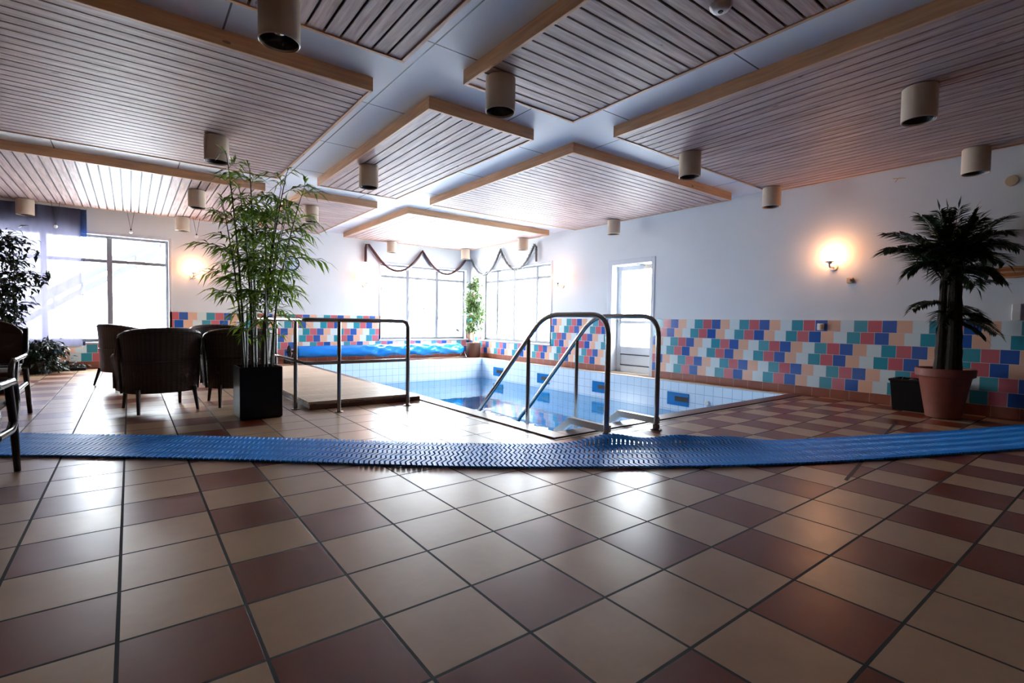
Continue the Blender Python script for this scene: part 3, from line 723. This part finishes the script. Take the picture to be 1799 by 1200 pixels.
pool_rail(3.67, 'right stainless handrail of the pool steps, farther one', True)
sp_ = thing('pool_steps', (3.11, 3.12, -1.35), 'white steps of the pool ladder under the two handrails', 'steps')
for i in range(3):
    MB().box(.05, .50, .10+.24*i, .34+.24*i, .60-.27*i, .64-.27*i).build('tread', M['white'], sp_, bevel=.004)
for x_ in (.04, .46): MB().box(x_, x_+.04, .08, .86, 0, .05).build('foot_bar', M['white'], sp_)
for x_ in (.05, .46):
    for i in range(3): MB().box(x_, x_+.03, .2+.24*i, .24+.24*i, .05, .60-.27*i).build('riser_post', M['white'], sp_)

# ------------------------------------------------------------------ blue slatted mat
farp = [(-1.0, 5.68), (-.75, 5.468), (-.464, 5.232), (-.004, 4.859), (.757, 4.196), (1.616, 3.517), (2.318, 3.006), (3.043, 2.54), (3.875, 2.04), (4.769, 1.538), (5.601, 1.164), (6.6, .80), (7.15, .62)]
nearp = [(-1.25, 5.02), (-.90, 4.73), (-.621, 4.508), (-.388, 4.351), (.1, 3.96), (.636, 3.528), (1.334, 2.9), (1.905, 2.466), (2.516, 2.064), (3.16, 1.655), (3.945, 1.266), (4.675, .966), (5.469, .627), (6.9, .15)]
def resamp(P, n=400):
    P = [Vector((a, b_, 0)) for a, b_ in P]
    # smooth
    for _ in range(2): P = [P[0]]+[q for i in range(len(P)-1) for q in (P[i]*.75+P[i+1]*.25, P[i]*.25+P[i+1]*.75)]+[P[-1]]
    L_ = [0]
    for a, b_ in zip(P, P[1:]): L_.append(L_[-1]+(b_-a).length)
    return P, L_
def at(P, L_, s_):
    s_ = max(0, min(L_[-1], s_))
    for i in range(len(L_)-1):
        if L_[i+1] >= s_: return P[i].lerp(P[i+1], (s_-L_[i])/(L_[i+1]-L_[i]+1e-9))
Pf, Lf = resamp(farp); Pn, Ln = resamp(nearp)
LT = Ln[-1]; WM = .60
bumps = [(2.93, 2.62, .07, .16), (3.40, 2.36, .075, .16), (3.74, 2.15, .05, .18), (3.05, 2.5, .02, .2)]
def matz(p, v):
    z = 0
    for bx, by, hh, s_ in bumps: z += hh*math.exp(-((p.x-bx)**2+(p.y-by)**2)/(2*s_*s_))
    return z*max(0, min(1, (v-.25)*1.6))
pitch = .034; nr = int(LT/pitch); rng = random.Random(1)
rib = MB(); tie = MB(); NV = 27
def matpt(s_, v):
    a = at(Pn, Ln, s_); b0 = at(Pn, Ln, s_+.05)-at(Pn, Ln, s_-.05); tdir = b0.normalized(); nd = Vector((-tdir.y, tdir.x, 0))
    p = a+nd*(WM*v); return p, tdir
grid = []
for i in range(nr):
    s_ = .03+i*pitch; row = []
    base, tdir = matpt(s_, 0)
    for j in range(NV+1):
        v = j/NV; p, _ = matpt(s_, v); tri = abs((v*4.5) % 1-.5)*2
        p = p+tdir*(.022*(tri-.5)); p.z = .006+matz(p, v); row.append((p, tdir))
    b0 = len(rib.v); hw = .0135
    for p, td in row:
        for dx, dz in ((-hw, .002), (-hw*.8, .013), (hw*.8, .013), (hw, .002)): q = p+td*dx; rib.v.append((q.x, q.y, q.z+dz))
    for j in range(NV):
        for k in range(3): rib.f.append((b0+j*4+k, b0+j*4+k+1, b0+(j+1)*4+k+1, b0+(j+1)*4+k))
        rib.f.append((b0+j*4+3, b0+j*4, b0+(j+1)*4, b0+(j+1)*4+3))
    rib.f.append((b0, b0+3, b0+2, b0+1)); e0 = b0+NV*4; rib.f.append((e0, e0+1, e0+2, e0+3))
tm = thing('pool_mat', (2.2, 2.6, 0), 'long blue slatted mat laid across the tiled floor', 'mat')
def local(mb, l): mb.v = [(a-l[0], b_-l[1], c_-l[2]) for a, b_, c_ in mb.v]; return mb
local(rib, (2.2, 2.6, 0)).build('ribs', M['blue'], tm, smooth=True)
for v in (.04, .2, .36, .52, .68, .84, .96):
    pts = []
    for i in range(0, nr, 2):
        p, _ = matpt(.03+i*pitch, v); p.z = .005+matz(p, v); pts.append(p)
    tie.tube(pts, .004, 4)
local(tie, (2.2, 2.6, 0)).build('tie_strips', M['bluedk'], tm)

# ------------------------------------------------------------------ plants
RV = Vector((cos(yaw), -sin(yaw), 0)); DV = Vector((sin(yaw), cos(yaw), 0))   # only used to spread branches in world space
def potted(loc, label, name='potted_plant', cat='plant', group=None): return thing(name, loc, label, cat, group)

# bamboo
bx, by = .955, 5.20
bt = thing('potted_bamboo', (bx, by, 0), 'tall bamboo in a square black planter beside the ramp handrail', 'plant')
s = MB(); hw = .18; hh = .48
for z_, w_ in ((0, hw-.012), (.012, hw), (hh, hw)): s.v += [(-w_, -w_, z_), (w_, -w_, z_), (w_, w_, z_), (-w_, w_, z_)]
w_ = hw-.02; s.v += [(-w_, -w_, hh), (w_, -w_, hh), (w_, w_, hh), (-w_, w_, hh), (-w_, -w_, hh-.06), (w_, -w_, hh-.06), (w_, w_, hh-.06), (-w_, w_, hh-.06)]
s.f = [(3, 2, 1, 0)]
for k in range(4):
    for i in range(4): s.f.append((k*4+i, k*4+(i+1) % 4, (k+1)*4+(i+1) % 4, (k+1)*4+i))
pln = s.build('planter', M['blackpot'], bt, bevel=.012)
MB().box(-w_, w_, -w_, w_, hh-.08, hh-.055).build('soil', M['soil'], pln)
rng = random.Random(11); can = MB(); lv = MB(); br = MB()
def bl(l, d, z): return RV*l+DV*d+Vector((0, 0, z))
# culms: base lateral, depth, top lateral, depth, height, radius
CUL = [(-.12, 0, -.25, -.05, 2.40, .013), (-.05, .06, -.12, .1, 2.34, .016), (-.02, -.05, -.16, 0, 2.1, .014), (.03, .02, .2, .05, 2.15, .012), (.07, -.04, .30, -.06, 2.25, .014),
       (.10, .05, .42, .06, 2.18, .012), (-.09, -.08, -.26, -.1, 1.95, .011), (.0, .09, .2, .2, 2.0, .011), (.12, -.06, .17, -.18, 1.75, .010), (-.03, -.02, -.20, .15, 1.9, .01), (.05,.0,.3,-.05,1.95,.009),
       (-.13, .05, -.15, .1, 1.2, .008), (-.1, -.02, -.1, 0, 1.1, .007), (.09, 0, .1, .0, 1.15, .008), (.13, .03, .16, .05, 1.25, .007), (-.06, .02, -.05, .05, 1.3, .008), (.02, -.08, .03, -.1, 1.15, .007)]
def spray(p, d, ln, nl, sz):
    d = d.normalized(); end = p+d*ln+Vector((0, 0, -.25*ln)); mid = p+d*ln*.5+Vector((0, 0, .05*ln))
    path = bez(p, mid, end, 5); br.tube(path, [.0035, .003, .0028, .0025, .002, .0015], 4)
    for i in range(nl):
        t = .25+.75*i/nl; k = min(4, int(t*5)); q = path[k].lerp(path[k+1], t*5-k)
        tdir = (path[k+1]-path[k]).normalized(); sd = tdir.cross(Vector((0, 0, 1))).normalized()*(1 if i % 2 else -1)
        ld = (tdir*.8+sd*rng.uniform(.4, 1.0)+Vector((0, 0, rng.uniform(-.75, .25)))).normalized()
        lv.leaf(q, ld, Vector((rng.uniform(-.4, .4), rng.uniform(-.4, .4), 1)), sz*rng.uniform(.8, 1.25), sz*.165, .18)
    lv.leaf(end, path[-1]-path[-2]+Vector((0, 0, -.01)), Vector((0, 0, 1)), sz*1.1, sz*.15, .15)
for (l0, d0, l1, d1, h_, r_) in CUL:
    can = MB(); br = can
    a = bl(l0, d0, hh-.06); b_ = bl(l1, d1, h_); mid = bl(l0*.9+l1*.1, (d0+d1)/2, h_*.6)
    path = bez(a, mid, b_, 20); rad = [r_*(1-.75*(i/20)**1.5) for i in range(21)]
    can.tube(path, rad, 7)
    for i in range(1, 20, 2):
        can.tube([path[i]-Vector((0, 0, .004)), path[i]+Vector((0, 0, .004))], rad[i]*1.22, 7)
    if h_ < 1.35:
        for _ in range(3):
            t_ = rng.uniform(.45, .85); q = path[int(t_*20)]; an = rng.uniform(0, 2*PI)
            spray(q, Vector((cos(an), sin(an), .5)), rng.uniform(.06, .14), 6, .12)
        can.build('cane', M['culm'], bt, smooth=True); continue
    nbr = 15 if h_ > 2 else 10
    for i in range(nbr):
        t_ = .36+.64*(i+rng.random()*.6)/nbr; q = path[min(20, int(t_*20))]
        an = rng.uniform(0, 2*PI); side = (RV*cos(an)*1.15+DV*sin(an)*.9)
        ln = (.10+.30*math.sin(PI*min(1, (1.04-t_)*1.35))**.8)*rng.uniform(.5, 1.1)
        spray(q, side+Vector((0, 0, rng.uniform(.2, .9))), max(.08, ln*.92), 6+int(ln*20), .16)
    spray(b_, (path[-1]-path[-2])+RV*rng.uniform(-.03, .03), .08, 6, .12)
    can.build('cane', M['culm'], bt, smooth=True)
lv.build('leaves', M['bam'], bt)

# palm
px_, py_ = 6.765, 1.385
pt = thing('potted_palm', (px_, py_, 0), 'dark palm in a tapered terracotta pot by the right wall', 'palm')
s = MB(); s.lathe([(.13, 0), (.145, .01), (.215, .42), (.225, .43), (.245, .44), (.25, .51), (.24, .52), (.225, .515), (.21, .46)], 44, capt=False); ppt = s.build('pot', M['terra'], pt, smooth=True)
s = MB(); s.lathe([(.215, .455), (.215, .47)], 30); s.build('soil', M['soil'], ppt)
rng = random.Random(21); st = MB(); lf = MB()
stems = [((-.07, 0), (-.06, .0), 1.62), ((.03, .05), (.04, .02), 1.7), ((.08, -.05), (.05, -.04), 1.58), ((-.01, -.07), (.0, -.05), 1.55)]
for (a, b_), (c_, d_), h_ in stems:
    p0 = RV*a+DV*b_+Vector((0, 0, .45)); p1 = RV*c_+DV*d_+Vector((0, 0, h_))
    st = MB(); st.tube(bez(p0, (p0+p1)/2+RV*.01, p1, 14), [.042-.0012*i+.006*(i % 2) for i in range(15)], 9); st.build('stem', M['ptrunk'], pt, smooth=True)
def frond(p0, tip, arch, nl=30, ll=.2):
    ll *= 1.2; nl = int(nl*1.35)
    p0, tip = Vector(p0), Vector(tip); mid = (p0+tip)/2+Vector((0, 0, arch))
    path = bez(p0, mid, tip, 24); lf.tube(path, [.008*(1-.8*i/24) for i in range(25)], 5)
    for i in range(nl):
        t = .16+.84*i/nl; k = min(23, int(t*24)); q = path[k].lerp(path[k+1], t*24-k); td = (path[k+1]-path[k]).normalized()
        sd = td.cross(Vector((0, 0, 1))); sd = sd.normalized() if sd.length > .05 else RV
        ln = ll*(.5+.5*sin(PI*min(1, .18+t*.85)))
        for sg_ in (-1, 1):
            d_ = (td*.75+sd*sg_*.95+Vector((0, 0, rng.uniform(-.28, .12)))).normalized()
            lf.leaf(q, d_, Vector((0, 0, 1))+sd*sg_*.3, ln*rng.uniform(.85, 1.1), .030, .14)
    lf.leaf(path[-1], path[-1]-path[-2], Vector((0, 0, 1)), ll*.7, .018, .1)
def P3(l, d, z): return RV*l+DV*d+Vector((0, 0, z))
top = P3(0, 0, 1.50)
for l, d, z, ar, ll in ((-.06, .0, 2.14, .05, .17), (.24, .02, 2.10, .12, .17), (.50, -.05, 2.08, .22, .22), (.62, .05, 1.95, .25, .22), (-.74, -.05, 1.70, .28, .2), (-.60, .08, 1.92, .22, .19), (-.42, -.12, 2.06, .22, .17),
                 (-.25, -.35, 1.9, .3, .2), (.15, -.42, 1.85, .32, .2), (.05, .2, 2.1, .12, .18), (.45, .12, 1.8, .25, .2), (-.3, .16, 1.9, .25, .18), (.33, -.3, 1.75, .3, .2), (-.5, -.25, 1.65, .3, .2), (.14, -.1, 2.12, .1, .17), (-.22, -.1, 2.12, .1, .17), (.0, -.3, 2.0, .2, .18), (-.35, -.05, 1.75, .3, .2), (.3, .0, 1.72, .3, .2), (.1, -.3, 1.6, .3, .2), (-.15, -.3, 1.62, .3, .2), (.55, -.15, 1.75, .3, .2), (-.65, .0, 1.75, .25, .2), (.35, .05, 2.05, .15, .2), (-.12, -.2, 2.12, .1, .17), (-.4, .05, 1.5, .25, .2), (.42, .0, 1.5, .25, .2), (.2, -.35, 1.4, .25, .2), (-.25, -.2, 1.42, .22, .2), (.0, -.3, 1.35, .25, .2), (.6, .02, 1.62, .3, .2), (-.2, .0, 1.6, .3, .2), (.18, .02, 1.6, .3, .2)):
    frond(top+P3(rng.uniform(-.03, .03), rng.uniform(-.03, .03), rng.uniform(-.12, .02)), P3(l, d, z), ar, 30, ll)
for l, d, z, ar, ll, z0 in ((-.42, -.05, 1.12, .14, .15, 1.15), (-.22, -.15, .97, .12, .15, 1.1), (.40, 0, .98, .15, .16, 1.15), (.44, -.08, 1.42, .10, .16, 1.28), (.30, -.12, 1.02, .1, .14, 1.05), (-.18, .05, 1.2, .05, .12, 1.15), (.52, -.02, .88, .16, .15, 1.0), (.2, -.2, .85, .1, .14, 1.0)):
    frond(P3(0, 0, z0), P3(l, d, z), ar, 18, ll)
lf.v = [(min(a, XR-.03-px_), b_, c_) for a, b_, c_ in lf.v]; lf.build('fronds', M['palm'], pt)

# black tub beside the palm
tb = thing('waste_tub', (7.085, 1.73, 0), 'black square tub with a lid rim behind the palm pot', 'bin')
s = MB(); hw = .17
for z_, w_ in ((0, .145), (.33, hw), (.33, hw+.012), (.355, hw+.012), (.355, hw-.012), (.05, .12)): s.v += [(-w_, -w_, z_), (w_, -w_, z_), (w_, w_, z_), (-w_, w_, z_)]
s.f = [(3, 2, 1, 0), (20, 21, 22, 23)]
for k in range(5):
    for i in range(4): s.f.append((k*4+i, k*4+(i+1) % 4, (k+1)*4+(i+1) % 4, (k+1)*4+i))
s.build('tub', M['blackpot'], tb, bevel=.006)
rng = random.Random(9); s = MB()
for _ in range(14):
    q = Vector((rng.uniform(-.1, .1), rng.uniform(-.1, .1), rng.uniform(.24, .33)))
    for k in range(3): s.leaf(q, Vector((rng.uniform(-1, 1), rng.uniform(-1, 1), rng.uniform(-.2, .6))), Vector((rng.random(), rng.random(), 1)), .09, .07, .2)
s.build('crumpled_paper', M['white'], tb)

# leafy tree builder (trunk, branches, leaves)
def clampx(mb, mx_): mb.v = [(min(a, mx_), b_, c_) for a, b_, c_ in mb.v]
def leafy(t, trunk, rtr, blobs, nleaf, lsz, mat, seed, barkm='bark', lw=.5, droop=.5):
    rng = random.Random(seed); tr = MB(); lv = MB()
    path = bez(trunk[0], trunk[1], trunk[2], 10); tr.tube(path, [rtr*(1-.6*i/10) for i in range(11)], 8)
    vol = [b_[3]*b_[4]*b_[5] for b_ in blobs]; tot = sum(vol)
    for b_, vv in zip(blobs, vol):
        c_ = Vector(b_[:3]); st_ = min(path, key=lambda q: (q-c_).length)
        nb_ = max(2, int(nleaf*vv/tot/10))
        for _ in range(nb_):
            while True:
                q = Vector((rng.uniform(-1, 1), rng.uniform(-1, 1), rng.uniform(-1, 1)))
                if q.length < 1: break
            e = c_+Vector((q.x*b_[3], q.y*b_[4], q.z*b_[5]))
            s0 = min(path, key=lambda k: (k-e).length+max(0, k.z-e.z)*.5); pp = bez(s0, (s0+e)/2+Vector((0, 0, .04)), e, 4); tr.tube(pp, [.006, .005, .004, .003, .002], 4)
            for k in range(10):
                tt_ = rng.uniform(.55, 1.05); a = s0.lerp(e, min(1, tt_))+Vector((rng.uniform(-1, 1), rng.uniform(-1, 1), rng.uniform(-1, 1)))*lsz*.6
                d_ = (e-s0).normalized()*.5+Vector((rng.uniform(-1, 1), rng.uniform(-1, 1), rng.uniform(-1, .4)-droop*.4))
                lv.leaf(a, d_, Vector((rng.uniform(-.5, .5), rng.uniform(-.5, .5), 1)), lsz*rng.uniform(.8, 1.3), lsz*lw, .15)
    clampx(tr, XR-.03-t.location.x); clampx(lv, XR-.03-t.location.x)
    lv.v = [(a, min(b_, YB-.03-t.location.y), c_) for a, b_, c_ in lv.v]
    tr.build('trunk', M[barkm], t, smooth=True); lv.build('leaves', M[mat], t)
# corner ficus
fc = thing('potted_ficus', (7.04, 10.84, 0), 'slim ficus tree in a brown basket in the far corner', 'plant')
s = MB(); s.lathe([(.16, 0), (.175, .02), (.185, .36), (.195, .38), (.18, .385), (.165, .34)], 32, capt=False); s.build('basket', M['basket'], fc, smooth=True)
s = MB(); s.lathe([(.17, .33), (.17, .345)], 24); s.build('soil', M['soil'], fc)
leafy(fc, [(0, 0, .34), (-.03, 0, .8), (.0, -.02, 1.75)], .022, [(-.04, -.05, 1.88, .2, .22, .25), (-.10, -.10, 1.5, .30, .3, .3), (-.05, -.12, 1.15, .3, .34, .3), (-.06, -.08, .82, .22, .25, .22)], 1900, .085, 'fic', 4)
# dark ficus at the left edge
fl = thing('potted_ficus', (-1.24, 8.3, 0), 'dark leafy ficus at the left edge in front of the blind', 'plant')
s = MB(); s.lathe([(.15, 0), (.2, .32), (.21, .33), (.19, .33), (.18, .29)], 28, capt=False); s.build('pot', M['blackpot'], fl, smooth=True)
s = MB(); s.lathe([(.18, .28), (.18, .295)], 24); s.build('soil', M['soil'], fl)
leafy(fl, [(0, 0, .28), (.02, 0, .9), (.0, 0, 1.7)], .022, [(.1, .0, 1.72, .26, .3, .22), (.18, 0, 1.42, .34, .3, .2), (.08, 0, 1.1, .36, .34, .22), (.05, 0, .8, .3, .3, .18)], 900, .095, 'ficd', 8, 'legw', .42)
# low shrub and ground cover by the back wall
sh = thing('low_shrub', (-1.16, 10.75, 0), 'dark round low shrub on the floor below the sheer blind', 'plant')
s = MB(); s.lathe([(.17, 0), (.2, .2), (.18, .2), (.17, .17)], 24, capt=False); s.build('pot', M['blackpot'], sh, smooth=True)
leafy(sh, [(0, 0, .05), (0, 0, .2), (0, 0, .42)], .02, [(0, 0, .36, .36, .28, .2), (.06, 0, .16, .34, .28, .14)], 1500, .08, 'ficd', 14, 'legw', .5)
gc = thing('trailing_plant', (-1.0, 11.15, 0), 'low trailing dark plant in a tray along the back wall', 'plant')
MB().box(-.2, .4, -.13, .13, 0, .05).build('tray', M['blackpot'], gc, bevel=.01)
leafy(gc, [(-.15, 0, .04), (0, 0, .06), (.3, 0, .05)], .008, [(.0, 0, .09, .2, .14, .05), (.22, 0, .06, .2, .13, .035)], 420, .06, 'ficd', 15, 'legw', .55)

# ------------------------------------------------------------------ wicker tub chairs
def wicker_chair():
    t = thing('wicker_armchair', (0, 0, 0), 'x', 'armchair', 'wicker tub chairs in the seating group')
    NS, NZ = 48, 7
    def plan(s_, out=0):
        """s_ 0..1 round the U from left front to right front"""
        w_, yb, yf = .335+out, -.30-out, .27
        L1 = .34; La = 1-2*L1
        if s_ < L1: u = s_/L1; return Vector((-w_, yf+(-.02-yf)*u, 0))
        if s_ > 1-L1: u = (1-s_)/L1; return Vector((w_, yf+(-.02-yf)*u, 0))
        a = PI*(s_-L1)/La; ca, sa = -cos(a), sin(a)
        e = 2/2.3
        return Vector((w_*math.copysign(abs(ca)**e, ca), -.02-(abs(yb)-.02)*sa**e, 0))
    def ztop(s_):
        k = abs(s_-.5)*2
        return .57+.27*(1-min(1, k/.66)**2)-.02*max(0, (k-.8)/.2)
    sh_ = MB(); sh_.uv = []
    for layer, (o0, o1) in enumerate(((0, .035), (-.055, -.02))):
        for i in range(NS+1):
            s_ = i/NS
            for j in range(NZ+1):
                v = j/NZ; z_ = .20+(ztop(s_)-.20)*v; o_ = o0+(o1-o0)*v**1.4
                p = plan(s_, o_); sh_.v.append((p.x, p.y, z_)); sh_.uv.append((s_*2.0, z_))
    n1 = (NS+1)*(NZ+1)
    for i in range(NS):
        for j in range(NZ):
            a = i*(NZ+1)+j; b_ = a+NZ+1
            sh_.f.append((a, a+1, b_+1, b_)); sh_.f.append((n1+a, n1+b_, n1+b_+1, n1+a+1))
        a = i*(NZ+1); b_ = a+NZ+1
        sh_.f.append((a, b_, n1+b_, n1+a)); sh_.f.append((a+NZ, n1+a+NZ, n1+b_+NZ, b_+NZ))
    for i in (0, NS):
        for j in range(NZ): a = i*(NZ+1)+j; sh_.f.append((a, a+1, n1+a+1, n1+a) if i else (a, n1+a, n1+a+1, a+1))
    sh_.build('woven_shell', M['wick'], t, smooth=True)
    rim = []
    pf = plan(0, .0); rim += [Vector((pf.x+.01, pf.y+.0, .22)), Vector((pf.x+.01, pf.y+.012, .42)), Vector((pf.x+.0, pf.y+.01, .55))]
    for i in range(NS+1):
        s_ = i/NS; p = plan(s_, .006); p.z = ztop(s_)+.002; rim.append(p)
    pf = plan(1, .0); rim += [Vector((pf.x-.0, pf.y+.01, .55)), Vector((pf.x-.01, pf.y+.012, .42)), Vector((pf.x-.01, pf.y, .22))]
    o = MB(); o.tube(rim, .034, 10); nV = len(o.v); o.uv = [(i//10*.035, (i % 10)*.01) for i in range(nV)]; o.build('rolled_rim', M['wick'], t, smooth=True)
    for sx in (-1, 1):      # braided corner bands at the back
        o = MB(); sc = .5+sx*.155; pts = []
        for j in range(9):
            v = j/8; p = plan(sc, .012+.03*v); p.z = .20+(ztop(sc)-.22)*v; pts.append(p)
        o.tube(pts, .013, 8); o.uv = [(i//8*.02, (i % 8)*.01) for i in range(len(o.v))]; o.build('corner_band', M['wick'], t, smooth=True)
    o = MB(); pts = []
    for i in range(17, 32): p = plan(i/NS, .022); p.z = .52; pts.append(p)
    o.tube(pts, .008, 6); o.uv = [(i*.01, i*.01) for i in range(len(o.v))]; o.build('back_band', M['wick'], t, smooth=True)
    o = MB(); o.box(-.285, .285, -.24, .29, .36, .44); o.uv = [(v_[0]*1.2+v_[2], v_[1]) for v_ in o.v]; o.build('seat', M['wick'], t, bevel=.03)
    o = MB(); o.box(-.30, .30, .265, .285, .20, .37); o.uv = [(v_[0]*1.5, v_[2]) for v_ in o.v]; o.build('front_apron', M['wick'], t, bevel=.006)
    for sx in (-1, 1):
        for (ya, yb_) in ((.24, .29), (-.24, -.31)):
            o = MB(); o.tube([(sx*.25, ya, .24), (sx*.265, yb_, 0)], [.022, .015], 8); o.build('leg', M['legw'], t, smooth=True)
    return t
wc = wicker_chair()
spots = [(.235, 6.14, 12, 'dark wicker tub chair at front left of the group, its back to the camera'), (.95, 6.17, 4, 'dark wicker tub chair behind the black bamboo planter'),
         (-.02, 8.55, -62, 'dark wicker tub chair at far left, turned sideways to the window'), (1.0, 8.45, 172, 'dark wicker tub chair at the back, facing the camera between the front chairs')]
for i, (x, y, a, lb) in enumerate(spots):
    o = wc if i == 0 else copytree(wc)
    o.location = (x, y, 0); o.rotation_euler.z = math.radians(a); o.scale = (.93, .93, .94); o['label'] = lb

# ------------------------------------------------------------------ dark tube armchairs at the left edge
def tube_chair(loc, a, label):
    t = thing('tube_armchair', loc, label, 'chair', None, math.radians(a))
    for sx in (-1, 1):
        # side loop: arm curves down in front, runs back under the seat and becomes the rear leg
        o = MB(); x = sx*.29
        o.tube(rounded([(x, -.27, .80), (x, -.24, .56), (x, .30, .54), (x, .37, .40), (x, .22, .27), (x, -.2, .30)], .09, 6), .021, 10)
        o.build('arm_frame', M['darktube'], t, smooth=True)
        o = MB(); o.tube([(x, .14, .54), (x, .27, .30), (x, .36, 0)], [.02, .02, .016], 10); o.build('leg', M['darktube'], t, smooth=True)
        o = MB(); o.tube([(x, -.20, .44), (x, -.38, 0)], [.022, .018], 10); o.build('leg', M['darktube'], t, smooth=True)
        o = MB(); o.box(x-.014, x+.014, -.2, .27, .552, .564); o.build('armrest', M['steel'], t, bevel=.008)
    o = MB(); o.box(-.27, .27, -.24, .26, .40, .445); o.build('seat', M['brownback'], t, bevel=.02)
    o = MB(); n = 16
    for th2 in (-.02, .02):
        for k in range(n+1): a_ = PI*k/n; o.v.append((-.27*cos(a_), -.27+th2-.05, .68+.20*sin(a_)**.7))
        o.v += [(.27, -.25+th2, .48), (-.27, -.25+th2, .48)]
    m_ = n+3; o.f = [tuple(range(m_)), tuple(range(2*m_-1, m_-1, -1))]+[(k, m_+k, m_+(k+1) % m_, (k+1) % m_) for k in range(m_)]
    o.build('backrest', M['brownback'], t, bevel=.01)
    return t
tube_chair((-.83, 3.74, 0), 0, 'dark tube armchair cut off by the left edge, in front of the blue mat end')
tube_chair((-1.06, 6.1, 0), 178, 'dark rounded chair further back at the left edge, facing the camera')
